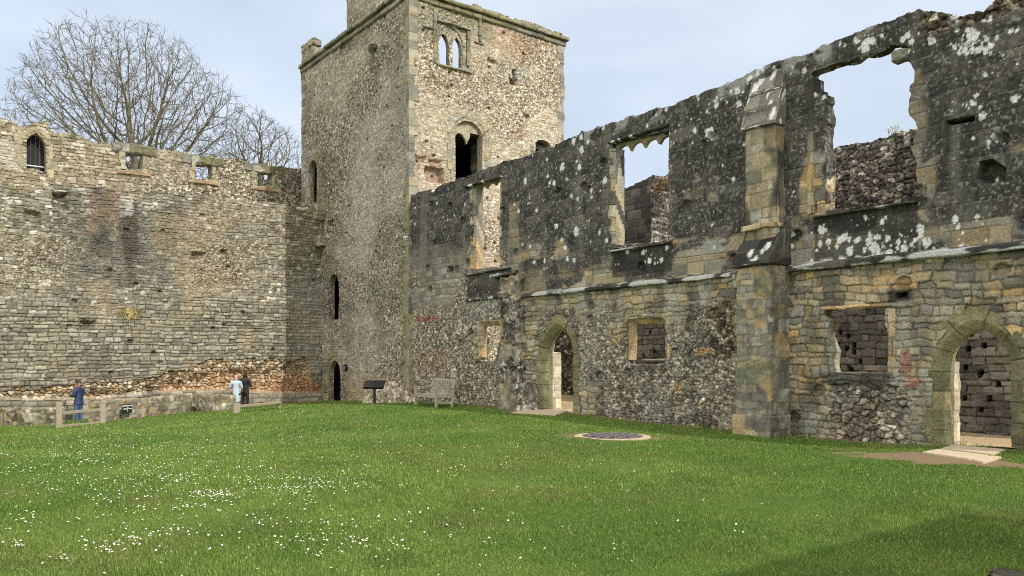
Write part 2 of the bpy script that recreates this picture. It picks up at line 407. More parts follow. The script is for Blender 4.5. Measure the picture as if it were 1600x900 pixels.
for a in [(845, 270, 28, 28, 42, .05, .13), (905, 250, 22, 30, 34, .05, .15), (870, 335, 50, 30, 26, .05, .13), (855, 385, 25, 14, 18, .05, .12), (925, 330, 15, 40, 14, .05, .12), (1060, 190, 40, 20, 20, .04, .12), (1120, 150, 40, 20, 40, .03, .12),
          (680, 330, 22, 18, 30, .03, .08), (1090, 370, 15, 30, 12, .03, .08), (1010, 405, 30, 12, 26, .05, .12), (1520, 70, 24, 11, 46, .04, .10), (1350, 372, 60, 14, 60, .04, .15), (1390, 380, 30, 12, 40, .04, .12),
          (1545, 222, 8, 5, 8, .05, .10), (1515, 165, 12, 8, 14, .05, .1), (1540, 100, 30, 40, 16, .03, .08), (1590, 155, 5, 3, 4, .06, .1), (1480, 290, 60, 50, 16, .03, .09), (1180, 150, 25, 25, 40, .03, .09), (1340, 70, 60, 8, 26, .04, .12),
          (1160, 110, 20, 8, 26, .04, .12), (1250, 120, 30, 20, 14, .04, .1), (1120, 260, 30, 60, 14, .03, .08), (1050, 240, 12, 60, 16, .03, .07), (1420, 55, 30, 15, 14, .04, .1), (1500, 350, 50, 20, 16, .04, .1), (1240, 300, 15, 60, 14, .02, .06),
          (760, 445, 20, 8, 8, .03, .08), (800, 370, 20, 40, 8, .03, .07), (1550, 45, 30, 15, 10, .05, .14), (1110, 213, 4, 4, 4, .1, .16), (1085, 205, 3, 3, 2, .12, .16)]:
    cluster(*a)
def mix_dark(f): return f[0], f[1]*.75+f[1].mean(0)*.25, f[2]
def hall_field(U, Z, lich=True):
    px = lambda *a, **k: pxbox(U, Z, onY, WY, *a, **k)
    dark = st_courses(U, Z, .27, .5, AS_DARK, 101, lin(98, 94, 82), .018, .02, .012)
    clean = st_courses(U, Z, .27, .5, np.concatenate([AS_PALE, AS_OCHRE[:2]]), 101, lin(110, 102, 84), .018, .02, .012)
    rub = st_courses(U, Z, .16, .27, np.concatenate([AS_PALE, AS_OCHRE[2:], P((120, 116, 104), (150, 140, 112))]), 202, lin(104, 96, 76), .04, .085, .018, rough=1.1)
    flg = st_flint(U, Z, .105, FL_GREY, 303, lin(140, 134, 118), .035)
    fld = st_flint(U, Z, .115, FL_DARK, 304, lin(110, 96, 70), .05)
    uL = onY(815, 450, WY)[0]
    nz = (fbm(U*.9, Z*.9, 21, 4)-.5)
    # upper storey: black crust with worn-through patches
    dark = mul(mix_dark(dark), .35+1.3*fbm(U*15, Z*15, 131, 3))
    dark = tint(dark, sm(fbm(U*20, Z*20, 137, 2), .66, .76)*.5, lin(158, 156, 146))
    worn = sm(fbm(U*1.1, Z*2.0, 31, 4)+.22*sm(SZ+1.6-Z, 0, 1.6)*(U < 0)-.08, .56, .66)
    worn = worn*sm(SZ+2.2-Z, 0, 1.0)
    up = blend(dark, clean, worn*.8)
    streak = fbm(U*2.5, Z*.35, 41, 3)
    up = tint(up, sm(streak, .58, .8)*.35, lin(128, 124, 108))
    # clean blocks catching the eye
    for (a, b, c, d, k) in [(1430, 1530, 352, 376, .9), (1505, 1565, 366, 372, .8), (1075, 1095, 300, 308, .7), (1108, 1118, 303, 310, .9), (1135, 1150, 325, 332, .7), (1434, 1452, 260, 305, .9), (868, 890, 388, 398, .9), (795, 812, 318, 420, .7),
                            (1236, 1250, 340, 360, .7), (1424, 1440, 105, 300, .6), (1258, 1290, 245, 335, .75), (1425, 1450, 320, 345, .8), (1090, 1100, 275, 283, .7), (870, 950, 420, 432, .5), (800, 850, 425, 450, .55)]:
        up = blend(up, st_courses(U, Z, .27, .5, np.concatenate([AS_OCHRE, AS_PALE]), 101, lin(110, 98, 70), .02, .02, .012), px(a, b, c, d, soft=.14, n=.2, s=a)*k*.9*(.4+1.0*fbm(U*3, Z*3, 134, 3)))
    # left end: crust fades down into pale rubble
    zl = onY(720, 400, WY)[1]
    left = 1-sm(U, uL-.5, uL+.2)
    fade = sm(zl-Z+nz*1.6, -.9, .9)
    lowleft = blend(st_flint(U, Z, .10, FL_GREY, 305, lin(134, 130, 112), .03), st_courses(U, Z, .2, .34, GREYG, 306, lin(110, 106, 92), .02, .05), sm(fbm(U*.8, Z*.8, 55, 3), .46, .6)*sm(Z, 3.2, 4.0))
    lowleft = tint(lowleft, sm(fbm(U*.9, Z*.35, 73, 3), .55, .75)*.3, lin(84, 82, 74))
    ul = blend(up, lowleft, fade)
    # lower storey right of the first bay
    rd = px(930, 1150, 520, 700, soft=.5, n=.5, s=4); rd = np.maximum(rd, px(880, 960, 480, 600, soft=.4, n=.4, s=6)*.9)
    low = blend(rub, flg, rd)
    low = blend(low, fld, px(1068, 1146, 478, 560, soft=.25, n=.2, s=9))
    low = blend(low, fld, px(838, 905, 480, 530, soft=.25, n=.2, s=10)*.8)
    low = blend(low, st_flint(U, Z, .16, FL_GREY, 309, lin(96, 88, 70), .06), px(1300, 1415, 600, 700, soft=.3, n=.3, s=11))
    low = tint(low, px(1040, 1068, 440, 590, soft=.3, n=.2, s=12)*.6, lin(150, 150, 138))
    low = tint(low, sm(fbm(U*1.3, Z*.5, 83, 4), .5, .72)*.5, lin(150, 152, 142))
    low = tint(low, sm(fbm(U*1.7+3, Z*1.1, 87, 4), .56, .7)*.4*sm(Z, .8, 2.2), lin(168, 146, 98))
    low = tint(low, sm(fbm(U*2.1+9, Z*.9, 88, 4), .56, .7)*.5, lin(74, 72, 62))
    for (a, b, c, d) in [(1370, 1410, 430, 440), (1400, 1425, 436, 450), (1350, 1420, 444, 452), (1090, 1112, 545, 550), (1555, 1600, 420, 430), (1548, 1562, 450, 458), (1058, 1064, 600, 612)]:
        low = tint(low, px(a, b, c, d, soft=.1, n=.12, s=a)*.75, lin(186, 146, 74))
    low = tint(low, px(1285, 1390, 585, 602, soft=.1, n=.1, s=17)*.75, lin(52, 50, 46))
    low = tint(low, px(1258, 1282, 585, 640, soft=.3, n=.2, s=18)*.7, lin(58, 56, 50))
    low = tint(low, px(1390, 1420, 455, 470, soft=.12, n=.1, s=19)*.85, lin(44, 42, 38))
    low = tint(low, px(978, 1040, 572, 580, soft=.1, n=.08, s=20)*.6, lin(56, 54, 52))
    low = tint(low, px(1225, 1260, 610, 700, soft=.5, n=.3, s=22)*.5, lin(74, 74, 62))
    low = tint(low, sm(.55-Z, 0, .6)*.35*sm(fbm(U*1.5, Z*2, 91, 3), .35, .6), lin(62, 66, 50))
    right = blend(low, up, sm(Z, SZ-.02, SZ+.04))
    f = blend(right, ul, left)
    f = tint(f, px(650, 685, 495, 502, soft=.1, n=.06, s=24)*.7, lin(150, 78, 50))
    f = tint(f, px(650, 690, 545, 585, soft=.6, n=.5, s=24)*.35, lin(164, 112, 84))
    # aprons under the tall windows: black, set back
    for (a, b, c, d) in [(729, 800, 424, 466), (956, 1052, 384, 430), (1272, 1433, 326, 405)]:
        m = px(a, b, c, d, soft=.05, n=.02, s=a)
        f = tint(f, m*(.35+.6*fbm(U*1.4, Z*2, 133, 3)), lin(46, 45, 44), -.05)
    f = tint(f, px(734, 800, 468, 500, soft=.3, n=.2, s=28)*.5, lin(160, 162, 158))
    for h in HOLES:
        d, _ = pdist(U, Z, h); ins = pip(U, Z, h); m = np.where(ins, sm(d, 0, .05), 0)
        f = (f[0]-.28*m, f[1]*(1-.35*m)[:, None], f[2])
    # deep putlog gaps and lost stones
    f1, ed, r, r2 = voro(U*1.1, Z*1.3, 401)
    gap = (r > .8)*sm(.20-f1, 0, .07)
    f = (f[0]-.09*gap, f[1]*(1-.3*gap)[:, None], f[2])
    # red brick mend
    q = wY([(1408, 543), (1425, 543), (1426, 588), (1438, 592), (1437, 605), (1419, 605), (1417, 590), (1404, 580), (1408, 565)], WY)
    br = st_courses(U, Z, .072, .2, P((148, 72, 54), (118, 58, 46), (164, 96, 74), (132, 64, 48), (150, 110, 90)), 501, lin(140, 124, 104), .03, .012, .016, rough=1)
    br = (br[0], br[1]*(.6+.8*fbm(U*9, Z*9, 502, 3))[:, None], br[2])
    f = blend(f, br, pip(U+(fbm(U*6, Z*6, 503, 2)-.5)*.14, Z+(fbm(U*6, Z*6, 504, 2)-.5)*.1, q)*.9)
    # wandering relief of an old wall face
    f = (f[0]+.10*(fbm(U*.5, Z*.5, 61, 3)-.5)+.05*(fbm(U*2, Z*2, 62, 3)-.5), f[1], f[2])
    # string-course and top weather lines, pale crust along the very top
    tp = hall_top(U)-Z
    f = tint(f, sm(.5-tp, 0, .4)*sm(fbm(U*2.6, Z*2.6, 71, 3), .54, .62)*.4*(U > uL+3), LICH*.8)
    f = tint(f, px(1255, 1430, 398, 412, soft=.1, n=.1, s=31)*sm(fbm(U*3, Z*3, 32, 3), .48, .56)*.9, LICH)
    f = blend(f, st_flint(U, Z, .17, FL_DARK, 311, lin(110, 90, 74), .09), px(1446, 1700, -70, 28, soft=.2, n=.2, s=33)*sm(Z-onY(1500, 45, WY)[1], -.1, .1))
    if lich: f = spots(U, Z, L_spots, f, LICH)
    return f
hall_m = sheet('masonry', 'Y', WY, us, np.arange(-.7, 10.6, .025), hall_mask, hall_field, .3, hall)

def surround(name, poly, width, pal, parent, seed, axis='Y', K=WY, proud=.03, cham=.12, depth=.42, res=.016, clip=None, joint=.38, vary=.35, flint=0, bottom=False):
    a = np.array(poly); lo = a.min(0)-width-.05; hi = a.max(0)+width+.05
    zc = a[:, 1].min()
    def mask(U, Z):
        d, arc = pdist(U, Z, poly); ins = pip(U, Z, poly)
        blk = np.floor(arc/joint)
        w = width*(1-vary*(h2(blk, blk*0, seed) > .5)*.9)+(fbm(U*4, Z*4, seed, 3)-.5)*.16
        k = (~ins) & (d < w)
        if not bottom: k &= Z > zc+.0
        if clip is not None: k &= clip(U, Z)
        return k
    def field(U, Z):
        d, arc = pdist(U, Z, poly)
        blk = np.floor(arc/joint); fr = arc/joint-blk; ed = np.minimum(fr, 1-fr)*joint
        r = h2(blk, blk*0+1, seed); n = fbm(U*4, Z*4, seed+3, 4)
        col = pick(pal, r)*(.7+.6*n)[:, None]
        col = mix(col, col*.35, 1-np.clip(ed/.014, 0, 1))
        H = proud+.03*(r-.5)+.13*(n-.5)-.015*(1-np.clip(ed/.02, 0, 1))
        H = H-cham*np.clip(1-d/(cham*1.1+1e-6), 0, 1) if cham > 0 else H
        return H, col, np.full_like(U, flint)
    q = poly
    return sheet(name, axis, K, np.arange(lo[0], hi[0], res), np.arange(lo[1], hi[1], res), mask, field, depth, parent, 3)
def grow(poly, g):     # openings of the wall itself are cut a little wider than the dressed stone
    a = np.array(poly); c = a.mean(0); return a
surround('door_surround', archpx(852, 891, 660, 556, 514), .46, AS_MOSS, hall, 11, cham=.16, vary=.12, depth=.3)
surround('door_surround', archpx(1480, 1575, 740, 572, 514), .44, np.concatenate([AS_MOSS, P((112, 112, 74))]), hall, 12, cham=.16, vary=.12, res=.014, depth=.3)
surround('window_surround', rectpx(753, 778, 509, 509, 559, 559), .32, np.concatenate([AS_OCHRE, AS_OCHRE, AS_PALE[:2]]), hall, 13, cham=.14, vary=.4, depth=.22, clip=lambda U, Z: Z < onY(765, 500, WY)[1])
surround('window_surround', rectpx(987, 1034, 505, 505, 563, 560), .3, np.concatenate([AS_OCHRE, AS_OCHRE, AS_PALE[:2]]), hall, 14, cham=.2, vary=.4, depth=.22, clip=lambda U, Z: (Z < onY(1000, 491, WY)[1]) )
surround('window_surround', rectpx(741, 779.5, 290, 277, 420, 416), .22, np.concatenate([AS_PALE, AS_OCHRE[:1]]), hall, 15, cham=.10, vary=.4, depth=.4, clip=lambda U, Z: Z < onY(781, 277, WY)[1]+.05)
surround('window_surround', rectpx(960, 1044, 227, 207, 382.5, 376), .2, np.concatenate([AS_PALE, AS_DARK[:4], AS_OCHRE[:1]]), hall, 16, cham=.08, vary=.4, depth=.4, clip=lambda U, Z: Z < onY(1046, 207, WY)[1]+.03)
F_JAMB = lambda U, Z: st_courses(U, Z, .36, .6, P((192, 180, 150), (178, 166, 134), (198, 190, 166)), 76, MORT*.6, .02)
for (p_, ta, tb_) in ((D1, 1.85, .07), (D2, 1.6, .0)):
    l_ = min(q[0] for q in p_)
    rough_box('door_jamb', l_-.15, l_+tb_, WY+.30, WY+.72, -.3, ta, hall, F_JAMB, .03, .03, 3.5, seed=int(ta*10))
# right jamb and lintel of the broken lower window
ja = onY(1387, 530, WY)[0]; jb = onY(1401, 530, WY)[0]
F_OCH = lambda U, Z: st_courses(U, Z, .3, .5, AS_OCHRE, 71, lin(96, 80, 50), .02)
rough_box('window_jamb', ja, jb, WY-.04, WY+.4, onY(1390, 583, WY)[1], onY(1390, 481, WY)[1], hall, F_OCH, .03, .02, seed=4)
rough_box('window_lintel', onY(1283, 480, WY)[0], onY(1398, 480, WY)[0], WY-.05, WY+.4, onY(1340, 482.5, WY)[1], onY(1340, 475, WY)[1], hall, F_OCH, .03, .015, seed=5)
# tracery heads in the two narrower windows
def tracery(poly, nsc, drop, zt0, zt1, ps):
    L = min(p[0] for p in poly); Rr = max(p[0] for p in poly)
    def top(U): return zt0+(zt1-zt0)*(U-L)/(Rr-L)
    def mask(U, Z):
        s = ((U-L)/(Rr-L)*nsc) % 1*2-1
        cut = top(U)-.07-drop*(1-np.sqrt(np.clip(1-s*s*.97, 0, 1)))
        edge = (U < L+.03) | (U > Rr-.03)
        return (Z < top(U)+.05) & ((Z > cut))
    def field(U, Z):
        s = ((U-L)/(Rr-L)*nsc) % 1*2-1
        cut = top(U)-.07-drop*(1-np.sqrt(np.clip(1-s*s*.97, 0, 1)))
        n = fbm(U*5, Z*5, ps, 3); d = Z-cut
        return -.02-.05*np.clip(1-d/.08, 0, 1)+.02*n, lin(150, 140, 108)*(.6+.7*n)[:, None], np.zeros_like(U)
    sheet('tracery', 'Y', WY+.12, np.arange(L-.05, Rr+.05, .014), np.arange(min(zt0, zt1)-.6, max(zt0, zt1)+.12, .014), mask, field, .18, hall, 3)
tracery(W2, 4, .26, onY(957, 224, WY)[1], onY(1046, 204, WY)[1], 51)
tracery(W1, 3, .20, onY(739, 288, WY)[1], onY(781, 274, WY)[1], 52)
# corner cusp left at the head of the great window
rough_box('tracery', onY(1390, 90, WY)[0], onY(1421, 90, WY)[0], WY+.05, WY+.3, onY(1405, 92, WY)[1], onY(1405, 74, WY)[1], hall, lambda U, Z: st_courses(U, Z, .3, .5, AS_PALE, 9, MORT*.5, .02), .02, .05, 5, seed=8)
F_DK = lambda U, Z: spots(U, Z, [(random.uniform(U.min(), U.max()), random.uniform(Z.min(), Z.max()), random.uniform(.03, .09)) for _ in range(int(6*(U.max()-U.min())))], st_courses(U, Z, .3, .6, AS_DARK, 72, lin(80, 76, 66), .015), LICH)
def F_STRING(U, Z):
    f = st_courses(U, Z, .3, .7, AS_DARK, 72, lin(80, 76, 66), .015)
    return tint(f, sm(fbm(U*1.6, Z*4, 15, 3), .52, .6)*.85, LICH*.8)
def bar(name, xa, ya, xb, yb, h, proud, fld, parent=hall, back=.1, amp=.018, top=True):
    A = onY(xa, ya, WY); B = onY(xb, yb, WY); z = (A[1]+B[1])/2
    return rough_box(name, A[0], B[0], WY-proud, WY+back, z-h, z, parent, fld, .035, amp, 3, top=(z-h*.45, z+.02) if top else None, seed=int(xa))
bar('string_course', 818, 456, 1146, 425, .17, .16, F_STRING); bar('string_course', 1232, 412, 1640, 370, .2, .18, F_STRING)
bar('string_course', 729, 466, 800, 460, .12, .1, F_DK)
bar('hood_mould', 725, 298, 786, 278, .10, .1, F_DK) if False else None
def hood(xa, ya, xb, yb, h, proud):
    A = onY(xa, ya, WY); B = onY(xb, yb, WY)
    return rough_box('hood_mould', A[0], B[0], WY-proud, WY+.1, (A[1]+B[1])/2-h/2, (A[1]+B[1])/2+h/2, hall, F_DK, .03, .015, 3, seed=int(xa))
hood(727, 293, 785, 276, .10, .12); hood(953, 220, 1047, 201, .10, .12)
# sills
for (xa, ya, xb, yb) in [(727, 424, 800, 420), (955, 386, 1050, 379), (1271, 333, 1433, 314)]:
    A = onY(xa, ya, WY); B = onY(xb, yb, WY); z = (A[1]+B[1])/2
    rough_box('window_sill', A[0], B[0], WY-.1, WY+.4, z-.09, z+.02, hall, F_STRING, .035, .015, 3, top=(z-.04, z+.04), seed=int(xa)+1)
A = onY(1272, 595, WY)
# stepped mullion shaft left standing on the left of the great window
def FSH(U, Z): return blend(st_courses(U, Z, .45, .6, AS_DARK, 74, lin(40, 38, 34), .01), st_courses(U, Z, .45, .6, AS_OCHRE, 74, lin(70, 60, 40), .01), sm(onY(1280, 215, WY)[1]-Z, -.3, .6))
rough_box('window_jamb', onY(1262, 200, WY)[0], onY(1274, 200, WY)[0], WY-.06, WY+.4, onY(1268, 335, WY)[1], onY(1268, 122, WY)[1], hall, FSH, .03, .012, 3, seed=22)
rough_box('window_jamb', onY(1277, 200, WY)[0], onY(1286, 200, WY)[0], WY+.0, WY+.25, onY(1280, 232, WY)[1], onY(1280, 142, WY)[1], hall, FSH, .025, .012, 3, seed=23)
rough_box('window_jamb', onY(1274, 290, WY)[0], onY(1291, 290, WY)[0], WY+.02, WY+.4, onY(1283, 333, WY)[1], onY(1283, 236, WY)[1], hall, lambda U, Z: st_courses(U, Z, .3, .5, AS_OCHRE, 75, lin(80, 66, 42), .02), .03, .05, 4, seed=24)
# ---- main buttress in stages
def FBUT(U, Z):
    f = blend(st_courses(U, Z, .3, .42, AS_PALE, 81, lin(90, 84, 66), .02), st_courses(U, Z, .3, .42, AS_DARK, 81, lin(90, 84, 66), .02), sm(fbm(U*1.6, Z*.7, 66, 3)+.22*sm(Z, 3.5, 6.5)*sm(fbm(U*3, Z*.4, 12, 2), .3, .6), .5, .64)*.85)
    f = tint(f, sm(fbm(U*2.2, Z*1.8, 67, 3), .6, .7)*.4, lin(172, 146, 96))
    return tint(f, sm(fbm(U*3, Z*2, 68, 3), .6, .7)*.5, lin(116, 120, 92))
def FBUTL(U, Z):
    rb = st_courses(U, Z, .17, .26, np.concatenate([AS_PALE, GREYG]), 86, lin(92, 86, 68), .04, .06, .018, rough=1.1)
    f = blend(st_courses(U, Z, .33, .5, np.concatenate([AS_PALE, GREYG, P((160, 162, 150), (150, 152, 142))])*.92, 82, lin(96, 90, 72), .03, .03, rough=.9), rb, sm(fbm(U*1.1, Z*1.1, 87, 3), .48, .56))
    f = tint(f, sm(fbm(U*2.2, Z*.6, 88, 3), .56, .7)*.5, lin(84, 82, 72))
    f = tint(f, sm(fbm(U*1.8, Z*1.5, 69, 3), .58, .66)*.6, lin(176, 146, 84))
    f = tint(f, sm(fbm(U*1.5+4, Z*1.5, 70, 3), .57, .66)*.7, lin(104, 110, 84))
    return f
bx1 = -10.49
def bz(px, py, Y): return onY(px, py, Y)[1]
YL = WY-.75
xl = onY(1149, 560, YL)[0]; xr = onY(1203, 560, YL)[0]
butt = [('buttress_base', xl-.06, xr+.05, YL-.07, WY+.05, -.6, bz(1180, 648, YL), FBUTL, None),
        ('buttress_shaft', xl, xr, YL, WY+.05, bz(1180, 660, YL), bz(1175, 412, YL), FBUTL, None)]
YM = WY-.38
xl2 = onY(1163, 300, YM)[0]; xr2 = onY(1211, 300, YM)[0]
zled = bz(1180, 409, YL)
butt += [('weathering', xl-.05, xr+.03, YL-.08, WY+.05, zled-.1, bz(1180, 366, WY), F_DK, (zled+.02, bz(1180, 362, YM)+.35)),
         ('buttress_shaft', xl2, xr2, YM, WY+.05, bz(1180, 400, YM), bz(1180, 196, YM), FBUT, None),
         ('string_course', xl2-.04, xr2+.03, YM-.1, WY+.02, bz(1180, 360, YM), bz(1180, 350, YM), lambda U, Z: st_courses(U, Z, .4, .6, AS_OCHRE, 83, MORT*.5, .02), None)]
for (nm, a, b, c, d, e, f_, fld, tp) in butt:
    rough_box(nm, a, b, c, d, e, f_, hall, fld, .03, .04, 3, top=tp, seed=int(abs(e)*40)+3)
# sloped, stepped head of the upper stage
zt = bz(1180, 198, YM); zz = bz(1200, 117, WY)
F_HEAD = lambda U, Z: spots(U, Z, [(random.uniform(U.min(), U.max()), random.uniform(Z.min(), Z.max()), random.uniform(.03, .08)) for _ in range(30)], st_courses(U, Z, .3, .6, P((128, 124, 112), (106, 102, 92), (140, 136, 120)), 85, lin(70, 66, 56), .012), LICH)
for k in range(3):
    y0_ = YM-.06+.125*k; z0_ = zt+(zz-zt)*k/3.0; z1_ = zt+(zz-zt)*(k+1)/3.0
    rough_box('weathering', xl2-.05+.015*k, xr2+.04, y0_, WY+.04, z0_-.04, z1_, hall, F_HEAD, .025, .02, 3, top=(z0_+.05, z0_+.05+(z1_-z0_)*(WY-y0_)/.15*.9), seed=90+k, rnd=.01)
# ---- broken buttress beside the first doorway
def FBRK(U, Z):
    f = blend(st_flint(U, Z, .2, P((168, 164, 152), (150, 146, 134), (120, 116, 104), (184, 180, 168), (96, 92, 84)), 91, lin(120, 112, 92), .05), st_courses(U, Z, .3, .4, AS_PALE, 92, MORT*.6, .02), sm(fbm(U*1.5, Z*1.5, 93, 3), .5, .6))
    return tint(f, sm(fbm(U*2, Z*1.2, 94, 3), .58, .68)*.6, lin(58, 56, 50))
a0, a1 = onY(790, 520, WY)[0], onY(821, 520, WY)[0]
rough_box('broken_buttress', a0, a1, WY-.26, WY+.05, .4, onY(800, 432, WY)[1], hall, FBRK, .035, .17, 2.6, seed=31, taper=.12)
rough_box('broken_buttress', onY(778, 620, WY-.5)[0], onY(826, 620, WY-.5)[0], WY-.65, WY+.05, -.6, onY(800, 600, WY-.4)[1], hall, FBRK, .035, .12, 2.2, seed=33, taper=.22)
rough_box('buttress_cap', onY(774, 430, WY)[0], onY(806, 430, WY)[0], WY-.32, WY+.05, onY(790, 433, WY)[1], onY(790, 427, WY)[1], hall, F_STRING, .03, .04, 3, seed=35)

# ------------------------------------------------------------------ TOWER
tower = empty('stone_tower', (0, 0, 0), label='tall square flint tower with pointed slit windows and a mossy cornice', cat='tower')
TX0 = onX(472, 200, 0.001)[0] if False else onY(472, 200, TY)[0]
TX1 = onY(639, 300, TY)[0]
TB = onX(881, 150, TX1)[0]
TT = onY(471, 113, TY)[1]
t_slot1 = archpx(483, 495, 318, 266, 250, TY); t_slot2 = archpx(514, 530, 500, 448, 428, TY); t_door = archpx(513, 533, 640, 588, 563, TY)
def arx(xl, xr, yb, ys, ya): return archpx(xl, xr, yb, ys, ya, TX1, onX)
t_hi_a = arx(686, 701, 103, 70, 53); t_hi_b = arx(707, 721, 108, 75, 59); t_mid = arx(711, 754, 285, 212, 189); t_sm = arx(836, 861, 245, 228, 219)
def tw_field(U, Z, warm=False, side=False):
    pal = FL_WARM if warm else FL_GREY
    mort = lin(174, 162, 134) if warm else lin(140, 134, 116)
    a = st_flint(U, Z, .085, pal, 601+side, mort, .03)
    b = st_courses(U, Z, .12, .18, (pal*1.12)[[0, 1, 2, 5, 6, 7]], 603+side, mort*.6, .03, .05, .012, rough=.8)
    f = blend(a, b, sm(fbm(U*.35, Z*.6, 604+side, 3), .4, .64)*.6)
    # lift lines and long-term staining
    f = mul(f, 0.86+.28*fbm(U*.5, Z*.8, 605+side, 4))
    f = (f[0]+.12*(fbm(U*.6, Z*.6, 606+side, 3)-.5), f[1], f[2])
    f = tint(f, sm(fbm(U*.7, Z*.7, 607+side, 4), .56, .7)*.4, lin(150, 118, 90) if warm else lin(92, 92, 76))
    # dark gaps and lost stones
    f1, ed, r, r2 = voro(U*1.3, Z*1.6, 608+side)
    gap = (r > .72)*sm(.12-f1, 0, .05)
    f = (f[0]-.10*gap, f[1]*(1-.35*gap)[:, None], f[2])
    return f
def quoin(U, Z, edge, sgn, pal, seed):
    d = (U-edge)*sgn
    k = np.floor(Z/.34); w = np.where(h2(k, k*0, seed) > .5, .22, .42)+(fbm(U*4, Z*4, seed, 2)-.5)*.08
    m = 1-sm(d, -.015, .015) if False else ((d < w)*1.0)
    fr = Z/.34-k; ed = np.minimum(np.minimum(fr, 1-fr)*.34, w-d)
    r = h2(k, k*0+2, seed); n = fbm(U*4, Z*4, seed+4, 4)
    col = pick(pal, r)*(.7+.6*n)[:, None]; col = mix(col, col*.35, 1-np.clip(ed/.02, 0, 1))
    return ((.035+.05*(n-.5)+.03*(r-.5)), col, np.zeros_like(U)), m
def front_field(U, Z):
    px = lambda *a, **k: pxbox(U, Z, onY, TY, *a, **k)
    f = tw_field(U, Z)
    f = tint(f, sm(.6-np.abs(Z-onY(600, 475, TY)[1]), 0, .6)*sm(fbm(U*2, Z*2, 9, 3), .4, .6)*.45, lin(70, 70, 54))
    f = tint(f, px(540, 640, 150, 560, soft=2, n=.8, s=41)*.35, lin(158, 154, 146))
    f = tint(f, px(500, 640, 590, 660, soft=.6, n=.5, s=42)*.4, lin(156, 130, 92))
    f = tint(f, px(483, 520, 230, 340, soft=.8, n=.4, s=43)*.4, lin(96, 98, 74))
    q, m = quoin(U, Z, TX1, -1, np.concatenate([GREYG, AS_MOSS]), 611); f = blend(f, q, m*.8)
    q, m = quoin(U, Z, TX0, 1, GREYG, 612); f = blend(f, q, m)
    f = tint(f, px(628, 646, 300, 600, soft=.2, n=.1, s=44)*.55, lin(128, 126, 74))
    f = tint(f, px(591, 595, 359, 366, soft=.03, s=1), lin(140, 62, 44))
    h = px(513, 520, 346, 366, soft=.12, n=.05, s=5); f = (f[0]-.3*h, f[1], f[2])
    return f
def side_field(U, Z):
    px = lambda *a, **k: pxbox(U, Z, onX, TX1, *a, **k)
    f = tw_field(U, Z, True, True)
    f = tint(f, px(640, 740, 0, 60, soft=.6, n=.5, s=45)*.75, lin(146, 142, 118))
    f = tint(f, px(745, 830, 30, 85, soft=1, n=.6, s=46)*.45, lin(150, 112, 80))
    f = tint(f, px(790, 820, 105, 125, soft=.2, n=.1, s=46)*.6, lin(170, 170, 158))
    f = tint(f, px(695, 770, 175, 285, soft=.5, n=.4, s=47)*.45, lin(150, 142, 108))
    f = tint(f, px(730, 770, 15, 60, soft=.2, n=.1, s=48)*.6, lin(128, 126, 96))
    q, m = quoin(U, Z, TX0*0+TY, 1, np.concatenate([GREYG, AS_PALE]), 613); f = blend(f, q, m)
    q, m = quoin(U, Z, TB, -1, GREYG, 614); f = blend(f, q, m*.8)
    for (a, b, c, d, k) in [(665, 692, 262, 283, .35), (802, 804, 111, 130, .5), (670, 690, 250, 262, .12), (795, 808, 122, 132, .15), (818, 824, 180, 184, .1), (650, 665, 245, 255, .12), (762, 775, 92, 98, .15), (672, 678, 229, 233, .3)]:
        h = px(a, b, c, d, soft=.12, n=.08, s=a); f = (f[0]-k*h, mix(f[1], lin(146, 104, 78), h*.5), f[2])
    return f
tnoise = lambda U, s: (fbm(U*1.3, U*0, s, 4)-.5)*.4
def fmask(U, Z):
    k = Z < TT+.0
    k &= (U > TX0+(fbm(Z*2, Z*0, 5, 3)-.5)*.14)
    for p in (t_slot1, t_slot2, t_door): k &= ~pip(U, Z, p)
    return k
def smask(U, Z):
    k = (Z < TT) & (U < TB+(fbm(Z*2.2, Z*0, 6, 3)-.5)*.2)
    for p in (t_hi_a, t_hi_b, t_mid, t_sm): k &= ~pip(U, Z, p)
    return k
sheet('front_masonry', 'Y', TY, np.arange(TX0-.15, TX1+.02, .036), np.arange(-.8, TT+.03, .036), fmask, front_field, .28, tower)
sheet('side_masonry', 'X', TX1, np.arange(TY-.02, TB+.2, .034), np.arange(-.8, TT+.03, .034), smask, side_field, .22, tower)
PALT = np.concatenate([AS_MOSS, GREYG])
surround('window_surround', t_slot1, .3, PALT, tower, 621, K=TY, cham=.1, depth=.2, res=.03)
surround('window_surround', t_slot2, .34, PALT, tower, 622, K=TY, cham=.1, depth=.2, res=.03, clip=lambda U, Z: U < onY(536, 460, TY)[0])
surround('door_surround', t_door, .42, AS_MOSS, tower, 623, K=TY, cham=.2, depth=.25, res=.03, vary=.1)
surround('window_surround', t_mid, .38, AS_PALE, tower, 624, axis='X', K=TX1, cham=.15, res=.03)
surround('window_surround', t_sm, .25, AS_PALE, tower, 625, axis='X', K=TX1, cham=.1, res=.03)
surround('window_surround', arx(683, 722, 106, 66, 42), .12, GREYG, tower, 626, axis='X', K=TX1, cham=.0, res=.03, proud=.05, depth=.1)
for p in (t_hi_a, t_hi_b): surround('window_light', p, .12, GREYG, tower, 627, axis='X', K=TX1-.06, cham=.04, res=.025, proud=.03, depth=.1)
